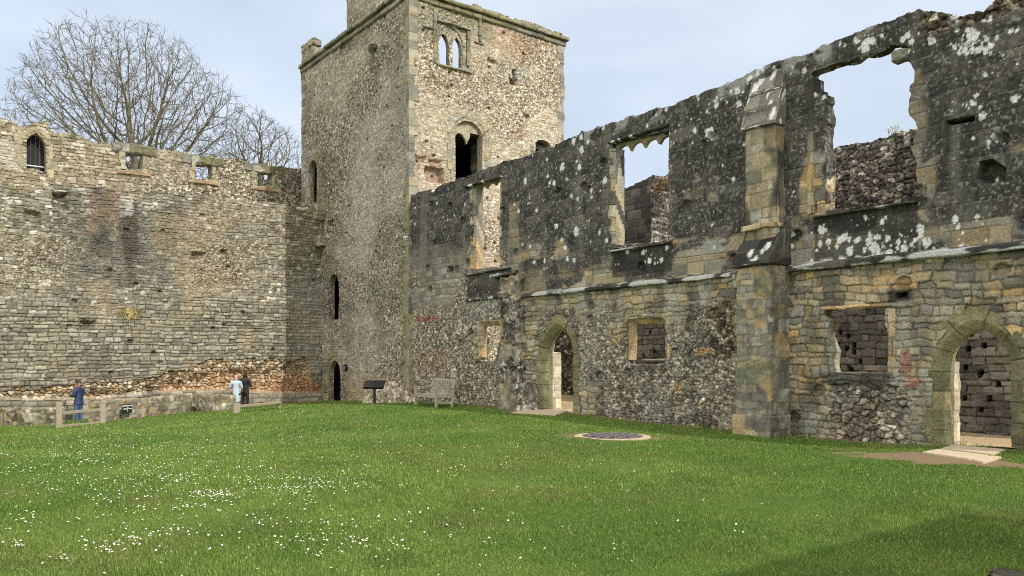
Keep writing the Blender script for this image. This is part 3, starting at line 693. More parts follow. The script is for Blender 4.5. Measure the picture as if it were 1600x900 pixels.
def mid_tr():
    L, Rr = min(p[0] for p in t_mid), max(p[0] for p in t_mid); za = max(p[1] for p in t_mid)
    def cut(U):
        s = ((U-L)/(Rr-L)*2) % 1*2-1
        return za-.55-.55*(1-np.sqrt(np.clip(1-s*s*.95, 0, 1)))
    def mask(U, Z): return pip(U, Z, t_mid) & (Z > cut(U)+(fbm(U*6, Z*6, 3, 2)-.5)*.1) & ((U-L < .62*(Rr-L)) | (Z > za-.45))
    def fld(U, Z):
        n = fbm(U*5, Z*5, 4, 3); return -.04+.05*(n-.5), lin(156, 148, 118)*(.6+.7*n)[:, None], np.zeros_like(U)
    sheet('tracery', 'X', TX1-.12, np.arange(L, Rr, .02), np.arange(za-1.3, za+.02, .02), mask, fld, .16, tower, 3)
mid_tr()
# unseen floor slab added to keep the inside dark; far walls (roofless above)
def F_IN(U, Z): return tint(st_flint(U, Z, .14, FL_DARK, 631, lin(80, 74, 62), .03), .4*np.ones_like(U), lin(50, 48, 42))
wd = 1.0
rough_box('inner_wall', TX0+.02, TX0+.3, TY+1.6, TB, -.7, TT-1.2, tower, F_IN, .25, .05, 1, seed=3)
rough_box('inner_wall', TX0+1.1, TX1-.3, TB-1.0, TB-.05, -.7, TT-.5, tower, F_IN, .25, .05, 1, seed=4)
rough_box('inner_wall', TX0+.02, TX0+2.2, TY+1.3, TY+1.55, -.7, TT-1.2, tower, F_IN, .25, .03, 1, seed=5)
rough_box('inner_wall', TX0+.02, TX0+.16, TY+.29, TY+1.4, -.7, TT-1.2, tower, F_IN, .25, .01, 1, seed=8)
rough_box('shade_slab', TX0+.1, TX1-.26, TY+.3, TB-1.05, TT-5.0, TT-4.75, tower, F_IN, .3, .05, 1, seed=6)
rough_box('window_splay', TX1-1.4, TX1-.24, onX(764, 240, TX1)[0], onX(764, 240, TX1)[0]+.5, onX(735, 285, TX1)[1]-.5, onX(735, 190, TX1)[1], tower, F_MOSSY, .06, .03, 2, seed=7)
# slit, hood moulds and blind panels by the top window
def sbox(nm, x0, x1, y0, y1, proud, fld, amp=.02, st=.05, sd=1):
    a = onX(x0, (y0+y1)/2, TX1)[0]; b = onX(x1, (y0+y1)/2, TX1)[0]; xm = (x0+x1)/2
    return rough_box(nm, TX1-.2, TX1+proud, a, b, onX(xm, y1, TX1)[1], onX(xm, y0, TX1)[1], tower, fld, st, amp, 2, seed=sd)
sbox('hood_mould', 680, 734, 38, 42, .16, F_MOSSY, sd=2); sbox('panel_rib', 676, 682, 12, 100, .1, F_MOSSY, sd=3); sbox('panel_rib', 728, 734, 44, 104, .1, F_MOSSY, sd=4)
sbox('panel_rib', 747, 752, 20, 66, .1, F_MOSSY, sd=5); sbox('panel_rib', 660, 682, 42, 46, .1, F_MOSSY, sd=6); sbox('window_sill', 680, 736, 105, 109, .14, F_MOSSY, .04, sd=7); sbox('panel_rib', 740, 756, 66, 69, .09, F_MOSSY, sd=8)
for (z0, z1, pr) in ((TT-.12, TT+.12, .12), (TT+.12, TT+.30, .24)):
    rough_box('cornice', TX0-.02-pr*.2, TX1+pr, TY-pr, TY+.5, z0, z1, tower, F_MOSSY, .06, .035, 1.6, seed=41+int(pr*100), rnd=.05)
    rough_box('cornice', TX1-.5, TX1+pr, TY+.5, TB+pr*.7, z0, z1, tower, F_MOSSY, .06, .035, 1.6, seed=45+int(pr*100), rnd=.05)
F_TOPF = lambda U, Z: tint(tw_field(U, Z), .35*np.ones_like(U), lin(120, 116, 84))
for (x0, x1, h, s) in [(0.6, 1.5, .16, 1), (3.0, 5.0, .12, 2), (5.3, 8.0, .14, 3)]:
    rough_box('parapet_remnant', TX1-.7, TX1+.1, TY+x0, TY+x1, TT+.25, TT+.32+h, tower, F_TOPF, .06, .10, 2.2, seed=60+s)
rough_box('parapet_remnant', onY(490, 80, TY)[0], onY(520, 80, TY)[0], TY-.02, TY+.6, TT+.2, TT+.42, tower, F_TOPF, .06, .08, 2, seed=70)
a = onY(471, 80, TY)[0]; b = onY(490, 80, TY)[0]
rough_box('corner_pinnacle', a+.03, b-.06, TY-.02, TY+.42, TT+.2, onY(480, 77, TY)[1], tower, F_TOPF, .04, .05, 2, seed=71)
rough_box('corner_pinnacle', a, b, TY-.04, TY+.46, onY(480, 78, TY)[1], onY(480, 65, TY)[1], tower, F_TOPF, .05, .10, 3, seed=72)
rough_box('chimney_stack', onY(545, 20, TY+.5)[0], onY(594, 20, TY+.5)[0], TY+.35, TY+1.6, TT+.2, TT+2.6, tower, F_TOPF, .05, .09, 1.5, seed=73)

# ------------------------------------------------------------------ LEFT (CURTAIN) WALL
curt = empty('curtain_wall', (0, 0, 0), label='sunlit grey curtain wall with a wall-walk, square parapet loops and an eroded orange foot', cat='wall')
LY0, LY1 = -7.0, TY
ledge = prof([onX(x, y, LX) for x, y in [(-200, 236), (0, 258), (60, 268), (100, 288), (115, 293), (150, 291), (210, 298), (300, 303), (360, 312), (420, 316), (470, 320), (495, 322), (515, 325)]])
jag = prof([onX(x, y, LX) for x, y in [(-100, 612), (0, 606), (60, 604), (100, 604), (110, 598), (190, 597), (250, 588), (300, 575), (330, 566), (400, 564), (455, 561), (478, 562), (486, 590), (500, 596), (510, 600)]])
foot = prof([onX(x, y, LX) for x, y in [(-100, 634), (0, 632), (80, 632), (160, 632), (200, 625), (300, 618), (350, 618), (440, 622), (500, 622)]])
def curt_field(U, Z):
    px = lambda *a, **k: pxbox(U, Z, onX, LX, *a, **k)
    pal = P((150, 142, 118), (138, 132, 112), (158, 150, 128), (126, 121, 104), (138, 130, 110), (116, 112, 100), (148, 145, 132))*.92
    rom = st_courses(U, Z, .155, .28, pal, 701, lin(72, 67, 54), .05, .055, .022, rough=1.0, var=.24)
    up = st_courses(U, Z, .135, .21, np.concatenate([pal, P((190, 184, 168), (116, 104, 84))]), 702, lin(96, 86, 66), .05, .07, .016, rough=.9)
    fl = st_flint(U, Z, .10, P((186, 180, 162), (166, 158, 138), (150, 138, 112), (130, 118, 96), (176, 166, 142), (138, 126, 100)), 703, lin(112, 98, 72), .05)
    zh = onX(200, 455, LX)[1]
    f = blend(rom, up, sm(Z-zh+(fbm(U*.6, Z*.6, 704, 3)-.5)*3, -.6, .6))
    f = blend(f, fl, sm(fbm(U*.45, Z*.7, 705, 3), .52, .66)*.5*sm(Z, 2.2, 4.5))
    f = blend(f, fl, np.maximum(px(0, 130, 370, 440, soft=1, n=1, s=51), px(300, 400, 380, 450, soft=1, n=1, s=52))*.8)
    f = mul(f, .84+.32*fbm(U*.5, Z*.7, 706, 4))
    # rain stains and old chimney scar
    f = tint(f, px(150, 172, 300, 400, soft=.5, n=.4, s=53)*.8, lin(50, 47, 46))
    f = tint(f, px(100, 270, 330, 450, soft=1.8, n=1.2, s=54)*.6, lin(84, 84, 80))
    f = tint(f, px(193, 212, 320, 440, soft=.35, n=.3, s=55)*.7, lin(62, 54, 48))
    f = tint(f, px(140, 150, 300, 365, soft=.3, n=.2, s=56)*.5, lin(140, 104, 90)); f = tint(f, px(176, 190, 296, 345, soft=.3, n=.2, s=57)*.5, lin(132, 96, 84))
    f = tint(f, px(176, 184, 345, 430, soft=.3, n=.2, s=57)*.4, lin(158, 128, 100))
    f = tint(f, px(196, 206, 305, 335, soft=.2, n=.1, s=58)*.7, lin(176, 174, 168))
    f = tint(f, px(455, 515, 330, 430, soft=1, n=.8, s=59)*.4, lin(88, 84, 62))
    f = tint(f, px(460, 515, 430, 590, soft=1, n=.6, s=60)*.3, lin(140, 146, 136))
    f = tint(f, sm(fbm(U*.8, Z*.8, 707, 4), .56, .7)*.3, lin(158, 134, 92))
    for (a, b, c, d, k) in [(82, 104, 302, 325, .3), (40, 62, 330, 350, .2), (95, 145, 503, 507, .1), (128, 145, 503, 516, .2), (0, 100, 604, 608, .1), (300, 318, 396, 404, .2), (345, 352, 390, 396, .2)]:
        h = px(a, b, c, d, soft=.15, n=.1, s=a); f = (f[0]-k*h, f[1]*(1-.2*h)[:, None], f[2])
    f1, ed, r, r2 = voro(U*1.0, Z*1.2, 708); gap = (r > .8)*sm(.12-f1, 0, .05); f = (f[0]-.10*gap, f[1]*(1-.3*gap)[:, None], f[2])
    f = (f[0]+.16*(fbm(U*.5, Z*.5, 709, 3)-.5), f[1], f[2])
    # eroded foot: core of flint and orange mortar, set back under the jagged edge
    nj = (np.floor(vn(U*2.0, U*0, 713)*3)-1)*.12+(vn(U*9, U*0, 710)-.5)*.05
    m = 1-sm(Z-jag(U)-nj, -.03, .03)
    core = st_flint(U, Z, .16, P((190, 176, 146), (170, 150, 114), (150, 126, 90), (202, 192, 170), (120, 98, 70), (178, 150, 104)), 711, lin(120, 92, 58), .10)
    om = np.maximum(px(330, 520, 585, 660, soft=.8, n=.5, s=61), px(255, 350, 602, 622, soft=.4, n=.3, s=62))
    core = tint(core, om*.45*(.5+fbm(U*1.5, Z*1.5, 712, 3)), lin(192, 138, 66))
    core = tint(core, px(420, 520, 595, 650, soft=.8, n=.5, s=63)*.5, lin(150, 104, 66))
    core = (core[0], core[1], core[2]*.6)
    d = jag(U)-Z
    dep = -.10-.16*sm(d, .2, .6)*sm(U, 3.0, 6.5)+.45*sm(foot(U)+.25-Z, 0, .5)*(1-.4*sm(U, 9, 12))+.12*(fbm(U*1.2, Z*1.6, 714, 3)-.5)
    f = blend(f, (core[0]+dep, core[1], core[2]), m)
    f = blend(f, st_courses(U, Z, .22, .4, pal, 715, lin(100, 90, 66), .05, .05), m*(1-sm(Z-foot(U)-.25, -.08, .08)))
    return f
sheet('lower_masonry', 'X', LX, np.arange(LY0, LY1, .036), np.arange(-1.5, 9.6, .036),
      lambda U, Z: Z < ledge(U)+(fbm(U*2.3, U*0, 14, 4)-.5)*.35, curt_field, 2.7, curt, dn=6)
pt = prof([onX(x, y, PX) for x, y in [(-300, 170), (0, 184), (26, 188), (30, 196), (50, 192), (75, 192), (78, 206), (110, 212), (150, 222), (185, 228), (240, 232), (290, 238), (330, 243), (370, 250), (430, 258), (475, 266)]])
def lx(x0, x1, yt, yb): return [onX(x0, yb, PX), onX(x0, yt, PX), onX(x1, yt, PX), onX(x1, yb, PX)]
p_door = archpx(41, 71, 300, 228, 208, PX, onX)
p_w = [lx(196, 223, 240, 265), lx(306, 331, 257, 280), lx(402, 425, 270, 291)]
def par_field(U, Z):
    px = lambda *a, **k: pxbox(U, Z, onX, PX, *a, **k)
    a = st_courses(U, Z, .15, .26, P((160, 150, 124), (144, 132, 106), (152, 138, 108), (176, 170, 150), (128, 116, 94)), 721, lin(100, 88, 66), .05, .06, .016, rough=.9)
    b = st_flint(U, Z, .10, P((192, 186, 170), (172, 164, 144), (150, 138, 112), (126, 114, 92)), 722, lin(128, 114, 88), .045)
    f = blend(a, b, sm(U+(fbm(U*.7, Z*.7, 723, 3)-.5)*6-Z*.8, -1.5, 2.5))
    f = tint(f, px(-20, 30, 205, 265, soft=.6, n=.5, s=64)*.6, lin(184, 180, 164))
    f = tint(f, px(440, 480, 260, 300, soft=.8, n=.4, s=65)*.4, lin(76, 76, 60))  # darker end by the tower: its shade painted into the colour
    tp = pt(U)-Z
    f = tint(f, sm(.35-tp, 0, .3)*.6*sm(fbm(U*1.4, Z, 724, 3), .4, .6), lin(138, 138, 106))
    return (f[0]+.1*(fbm(U*.8, Z*.8, 725, 3)-.5), f[1], f[2])
def pmask(U, Z):
    k = Z < pt(U)+(fbm(U*2.4, U*0, 15, 4)-.5)*.3
    for p in p_w+[p_door]: k &= ~pip(U, Z, p)
    return k
sheet('parapet_masonry', 'X', PX, np.arange(LY0, TY+.3, .036), np.arange(8.2, 12.2, .036), pmask, par_field, .6, curt)
surround('door_surround', p_door, .42, P((158, 146, 112), (146, 140, 108), (166, 150, 112)), curt, 731, axis='X', K=PX, cham=.12, res=.03, clip=lambda U, Z: Z > 8.2)
for p, s in zip(p_w, (1, 2, 3)):
    surround('window_surround', p, .26, P((150, 146, 116), (140, 138, 104), (158, 148, 116)), curt, 732+s, axis='X', K=PX, cham=.05, res=.03, clip=lambda U, Z, p=p: Z > p[0][1]-.02)
    rough_box('window_sill', PX-.4, PX+.12, p[0][0]-.35, p[2][0]+.35, p[0][1]-.2, p[0][1]-.01, curt, lambda U, Z: st_courses(U, Z, .4, .5, P((170, 140, 96), (156, 128, 90)), 741, MORT*.5, .02), .04, .03, 2, seed=s)
    rough_box('window_lintel', PX-.4, PX+.08, p[0][0]-.6, p[2][0]+.6, p[1][1]+.04, p[1][1]+.45, curt, F_MOSSY, .04, .09, 2, seed=s+9)
DOORWAY_SHADE = plain('doorway_shade', (26, 24, 22), .8, .3, 6)
a0 = p_door[0][0]; b0 = p_door[-1][0]
def boxmesh(bm, x0, x1, y0, y1, z0, z1, bev=0):
    vs = [bm.verts.new(p) for p in ((x0, y0, z0), (x1, y0, z0), (x1, y1, z0), (x0, y1, z0), (x0, y0, z1), (x1, y0, z1), (x1, y1, z1), (x0, y1, z1))]
    for q in ((0, 3, 2, 1), (4, 5, 6, 7), (0, 1, 5, 4), (1, 2, 6, 5), (2, 3, 7, 6), (3, 0, 4, 7)): bm.faces.new([vs[i] for i in q])
def bmo(name, fn, mat, parent=None, bevel=0.0, smooth=False, seg=2):
    bm = bmesh.new(); fn(bm)
    if bevel: bmesh.ops.bevel(bm, geom=list(bm.edges), offset=bevel, segments=seg, affect='EDGES')
    me = bpy.data.meshes.new(name); bm.to_mesh(me); bm.free()
    if smooth: me.polygons.foreach_set('use_smooth', [True]*len(me.polygons))
    return link(name, me, mat, parent)
WHITEP = plain('white_paint', (215, 215, 210), .5, .08)
dr = bmo('doorway_dark_infill', lambda bm: [boxmesh(bm, PX-.5, PX-.44, a0-.1+k*.16, a0-.1+k*.16+.15, 8.3, 11.4) for k in range(int((b0-a0+.3)/.16))], DOORWAY_SHADE, curt)  # dark boards stand in for the shaded inside of the open doorway
bmo('door_bar', lambda bm: boxmesh(bm, PX-.36, PX-.32, a0, b0, onX(55, 257, PX)[1]-.02, onX(55, 257, PX)[1]+.02), WHITEP, curt)
# torn masonry where the curtain wall meets the tower
F_TORN = lambda U, Z: tint(st_courses(U, Z, .3, .4, P((150, 140, 110), (132, 120, 94), (166, 150, 120), (110, 102, 80)), 751, lin(60, 54, 40), .05, .05), sm(fbm(U, Z, 752, 3), .5, .7)*.3, lin(150, 108, 84))
for (x0, x1, y0, y1, pr, s) in [(488, 512, 320, 345, .5, 1), (496, 514, 345, 372, .35, 2), (490, 511, 372, 388, .55, 3), (500, 512, 388, 430, .2, 4)]:
    rough_box('toothing', LX-.1, LX+pr, onX(x0, y0, LX)[0], TY+.02, onX(500, y1, LX)[1], onX(500, y0, LX)[1], curt, F_TORN, .05, .12, 2.2, seed=200+s)

# ------------------------------------------------------------------ LOW WALLS by the trench, rubble heap
def F_LOW(U, Z): return tint(st_courses(U, Z, .17, .3, P((150, 142, 118), (136, 128, 104), (166, 160, 140), (120, 112, 92), (150, 128, 92)), 801, lin(96, 86, 62), .04, .05), sm(fbm(U*2, Z*2, 802, 3), .55, .7)*.4, lin(84, 78, 66))
def lowwall(name, xa, ya, xb, yb, h, th, lab, amp=.06, seed=1, fld=F_LOW):
    A = onG(xa, ya); B = onG(xb, yb)
    L = math.hypot(B[0]-A[0], B[1]-A[1]); ang = math.atan2(B[1]-A[1], B[0]-A[0])
    zb = min(A[2], B[2]); slope = B[2]-A[2]
    o = rough_box(name, 0, L, 0, th, -.3, h, None, fld, .05, amp, 2.2, seed=seed)
    co = np.zeros(len(o.data.vertices)*3, np.float32); o.data.vertices.foreach_get('co', co); co = co.reshape(-1, 3); co[:, 2] += slope*co[:, 0]/L; o.data.vertices.foreach_set('co', co.ravel())
    o.location = A; o.rotation_euler = (0, 0, ang)
    return tag(o, lab, 'wall')
lowwall('low_wall', 158, 660, 312, 641, .72, .5, 'low rough stone wall carrying the small navy sign, at the foot of the curtain wall', seed=5)
lowwall('stone_stub', 306, 643, 349, 642, .66, .6, 'short crumbling stub of wall between the low wall and the pair of visitors', seed=6, amp=.1)
lowwall('stone_footing', -60, 664, 84, 664, .6, .5, 'low stone footing at the far left below the curtain wall', seed=7, amp=.1)
def heap():
    n = 130; us_ = np.linspace(-1, 1, n); X, Y = np.meshgrid(us_, us_, indexing='ij'); x = X.ravel(); y = Y.ravel()
    r = np.hypot(x*.95, y)
    h = np.clip(1-r, 0, 1)**.8
    sx, sy = 1.7, 1.0
    f1, ed, q, q2 = voro(x*sx*8, y*sy*8, 31)
    H = h*.85+(np.clip(ed, 0, .4)*.22+.09*(q2-.5))*np.clip(h*6, 0, 1)-.1
    col = pick(P((200, 190, 166), (170, 156, 124), (150, 132, 100), (186, 178, 160), (120, 106, 82)), q)*(.7+.5*q2)[:, None]*np.clip(ed*4+.35, 0, 1)[:, None]
    vid = np.arange(n*n).reshape(n, n); Q = np.stack([vid[:-1, :-1].ravel(), vid[1:, :-1].ravel(), vid[1:, 1:].ravel(), vid[:-1, 1:].ravel()], 1)
    me = raw_mesh('rubble_heap', np.stack([x*sx, y*sy, H], 1), Q, col, np.zeros(n*n))
    o = link('rubble_heap', me, MAS); A = onG(551, 632); o.location = (A[0], TY-.35, float(gz(A[0], 15.5)))
    tag(o, 'sloping heap of pale rubble beside the pointed tower door', 'rubble')
heap()

# ------------------------------------------------------------------ inner walls seen through the openings
BY = 21.0
far = empty('far_hall_wall', (0, 0, 0), label='grey far wall of the hall with small square holes, seen through the openings', cat='wall')
nx0 = onY(1019, 330, BY)[0]; nx1 = nx0+3.2; nz0 = onY(1019, 400, BY)[1]
fl_top = prof([(-34, 4.6), (-23, 5.0), (-21.4, 5.3), (-21.2, onY(975, 292, BY)[1])]+[onY(x, y, BY) for x, y in [(978, 291), (1000, 284), (1018, 277), (1140, 240), (1250, 247), (1290, 236), (1360, 219), (1430, 203), (1500, 190), (1800, 120)]])
put = [onY(x, y, BY) for x, y in [(1312, 520), (1325, 525), (1307, 538), (1322, 545), (1334, 540), (1306, 560), (1326, 575), (1330, 578), (1334, 550), (1344, 565), (955+60, 520), (1022, 548), (1005, 556), (1512, 545), (1530, 586), (1497, 537), (1508, 574), (1531, 582), (1506, 622), (1545, 623), (1537, 540), (1516, 522), (1531, 640), (1560, 600)]]
def far_field(U, Z):
    a = st_courses(U, Z, .19, .42, P((146, 142, 132), (134, 130, 122), (156, 152, 140), (118, 116, 110), (138, 130, 116)), 811, lin(66, 62, 56), .04, .06, .016, rough=.8)
    b = st_flint(U, Z, .17, (FL_DARK[[0, 1, 2, 4, 6, 7]].mean(1)[:, None]*.6+FL_DARK[[0, 1, 2, 4, 6, 7]]*.75), 812, lin(92, 86, 76), .07)
    m = sm(Z-3.6, -.3, .5)
    m = np.maximum(m, 1-sm(U, onY(905, 560, BY)[0], onY(930, 560, BY)[0]))
    dk = sm(fbm(U*.8, Z*.5, 813, 3), .5, .65)*.4
    f = blend(a, b, m); f = tint(f, dk, lin(58, 56, 54))
    # left bay seen in the second window: dark worn ashlar
    mb = (1-sm(U, nx0-.1, nx0))*sm(Z, 4, 4.3)
    f = blend(f, st_courses(U, Z, .28, .5, AS_DARK*1.25, 814, lin(90, 84, 74), .03), mb)
    for (u, z) in put:
        h = box(U, Z, u, z, .05, .06, soft=.04); f = (f[0]-.25*h, f[1]*(1-.5*h)[:, None], f[2])
    return f
def far_mask(U, Z):
    k = Z < fl_top(U)+(fbm(U*2.2, U*0, 16, 4)-.5)*.3
    r = (fbm(U*2, Z*2, 17, 3)-.5)*.5
    k &= ~((U+r > nx0) & (U+r < nx1) & (Z > nz0))
    return k
def far_all(U, Z): return far_field(U, Z)
sheet('masonry', 'Y', BY, np.arange(-24.55, -19.97, .036), np.arange(-.9, 9.0, .036), far_mask, far_all, .1, far)
sheet('masonry', 'Y', BY+.01, np.arange(-20.0, -2.5, .036), np.arange(-.9, 9.0, .036), far_mask, far_all, 1.5, far)
# ------------------------------------------------------------------ building behind the viewer that throws the shade on the lawn
rough_box('shade_block', 0, 1, 0, 1, 0, 1) if False else None
sb = rough_box('gatehouse', 3.2, 5.2, 1.5, 10.4, -.2, 6.05, None, F_GREY, .25, .06, .6, seed=9)
tag(sb, 'tall plain stone block right of the lawn that shades the near grass', 'building')
# ------------------------------------------------------------------ GROUND
def dirt(X, Y):
    """bare earth worn by feet: in front of the two doorways, round the well ring, along the trench"""
    A = onG(1455, 716); n = (fbm(X*2.2, Y*2.2, 901, 4)-.5)
    m = 1-sm(np.hypot((X-A[0])*.55-(Y-A[1])*.15, (Y-A[1])*1.15)+n*1.0, .72, .95)
    A = onG(835, 644); m = np.maximum(m, 1-sm(np.hypot((X-A[0])*.8, (Y-A[1])*1.2)+n*.8, .7, .95))
    A = onG(957, 683); m = np.maximum(m, .55*(1-sm(np.hypot(X-A[0], Y-A[1])+n*1.0, .95, 1.25)))
    m = np.maximum(m, 1-sm(X-LX-.75+n*.8, -.1, .2))
    m = np.maximum(m, (1-sm(WY-.12-Y+n*.25, 0, .15))*(X > TX1))
    return m
def ground_mat():
    m, nt, b = new_mat('turf_and_earth'); L = nt.links
    at = N(nt, 'ShaderNodeAttribute'); at.attribute_name = 'dirt'
    geo = N(nt, 'ShaderNodeNewGeometry')
    n1 = N(nt, 'ShaderNodeTexNoise'); n1.inputs['Scale'].default_value = .55; n1.inputs['Detail'].default_value = 5; L.new(geo.outputs['Position'], n1.inputs['Vector'])
    n2 = N(nt, 'ShaderNodeTexNoise'); n2.inputs['Scale'].default_value = 38; n2.inputs['Detail'].default_value = 6; n2.inputs['Roughness'].default_value = .75; L.new(geo.outputs['Position'], n2.inputs['Vector'])
    g = ramp(nt, n1.outputs['Fac'], [(.3, tuple(lin(66, 92, 38))), (.5, tuple(lin(78, 102, 44))), (.7, tuple(lin(98, 114, 56)))])
    g2 = ramp(nt, n2.outputs['Fac'], [(.3, (.35, .35, .35)), (.5, (.9, .9, .9)), (.72, (1.9, 1.9, 1.7))])
    gg = mixrgb(nt, g, g2, 1.0, 'MULTIPLY')
    d = ramp(nt, n2.outputs['Fac'], [(.25, tuple(lin(88, 74, 56))), (.75, tuple(lin(150, 130, 104)))])
    c = mixrgb(nt, gg, d, at.outputs['Fac']); L.new(c, b.inputs['Base Color']); b.inputs['Roughness'].default_value = .95; b.inputs['Specular IOR Level'].default_value = .1
    bp = N(nt, 'ShaderNodeBump'); bp.inputs['Strength'].default_value = .7; bp.inputs['Distance'].default_value = .02; L.new(n2.outputs['Fac'], bp.inputs['Height']); L.new(bp.outputs[0], b.inputs['Normal'])
    return m
GM = ground_mat()
def grid(x0, x1, y0, y1, s):
    X, Y = np.meshgrid(np.arange(x0, x1, s), np.arange(y0, y1, s), indexing='ij')
    vid = np.arange(X.size).reshape(X.shape)
    return X.ravel(), Y.ravel(), np.stack([vid[:-1, :-1].ravel(), vid[1:, :-1].ravel(), vid[1:, 1:].ravel(), vid[:-1, 1:].ravel()], 1)
X, Y, Q = grid(-36.2, 4, -8, 16.1, .12)
me = raw_mesh('ground', np.stack([X, Y, gz(X, Y)+.03*(fbm(X*.8, Y*.8, 5, 3)-.5)], 1), Q, smooth=True)
a = me.attributes.new('dirt', 'FLOAT', 'POINT'); a.data.foreach_set('value', dirt(X, Y).astype(np.float32))
tag(link('ground', me, GM), kind='structure')
bmo_far = raw_mesh('terrain', [(-900, -900, -1.6), (900, -900, -1.6), (900, 900, -1.6), (-900, 900, -1.6)], [(0, 1, 2, 3)])
tag(link('terrain', bmo_far, plain('far_turf', (74, 92, 40), .95, .3, .2)), kind='structure')
# gravel inside the hall
def gravel_mat():
    m, nt, b = new_mat('pale_gravel'); L = nt.links; geo = N(nt, 'ShaderNodeNewGeometry')
    v = N(nt, 'ShaderNodeTexVoronoi'); v.inputs['Scale'].default_value = 42; L.new(geo.outputs['Position'], v.inputs['Vector'])
    sp = N(nt, 'ShaderNodeSeparateColor'); L.new(v.outputs['Color'], sp.inputs[0])
    c = ramp(nt, sp.outputs[0], [(0, tuple(lin(128, 106, 74))), (.4, tuple(lin(176, 152, 112))), (.8, tuple(lin(196, 174, 136))), (1, tuple(lin(226, 212, 184)))])
    L.new(c, b.inputs['Base Color']); b.inputs['Roughness'].default_value = .9
    bp = N(nt, 'ShaderNodeBump'); bp.inputs['Strength'].default_value = .6; bp.inputs['Distance'].default_value = .015; L.new(v.outputs['Distance'], bp.inputs['Height']); bp.invert = True; L.new(bp.outputs[0], b.inputs['Normal'])
    return m
X, Y, Q = grid(-31, 0, 15.98, 23.2, .2)
zin = np.interp(X, [-24, -8.5], [.2, -.21])
tt = np.clip((Y-16)/5, 0, 1)
me = raw_mesh('gravel_floor', np.stack([X, Y, (gz(X, Y*0+16)+.015)*(1-tt)+zin*tt+.03*(fbm(X, Y, 8, 2)-.5)], 1), Q, smooth=True)
tag(link('gravel_floor', me, gravel_mat()), kind='structure')
# paving slabs
SLAB = plain('slab_stone', (186, 168, 142), .85, .14, 9)
def slab(px0, py0, px1, py1, px2, py2, px3, py3, lab, grp=None):
    pts = [onG(*p) for p in ((px0, py0), (px1, py1), (px2, py2), (px3, py3))]
    def fn(bm):
        t = [bm.verts.new((p[0], p[1], p[2]+.035)) for p in pts]; u = [bm.verts.new((p[0], p[1], p[2]-.06)) for p in pts]
        bm.faces.new(t); bm.faces.new(u[::-1])
        for i in range(4): bm.faces.new([t[i], u[i], u[(i+1) % 4], t[(i+1) % 4]])
        bmesh.ops.recalc_face_normals(bm, faces=bm.faces)
    return tag(bmo('paving_slab', fn, SLAB, None, .012), lab, 'paving slab', grp)
slab(1440, 709, 1466, 704, 1547, 714, 1514, 720, 'longer pale paving slab on the bare earth before the nearer arched doorway', 'slabs at the nearer doorway')
slab(1517, 720.5, 1549, 714.5, 1566, 717, 1536, 725, 'shorter pale paving slab at the right end of the slabs before the nearer doorway', 'slabs at the nearer doorway')
slab(1470, 703, 1490, 697, 1572, 705, 1552, 713, 'shaded threshold slab between the jambs of the nearer arched doorway', 'slabs at the nearer doorway')
slab(800, 646, 830, 640, 892, 643, 868, 650, 'pale slab before the farther arched doorway beside the broken buttress')
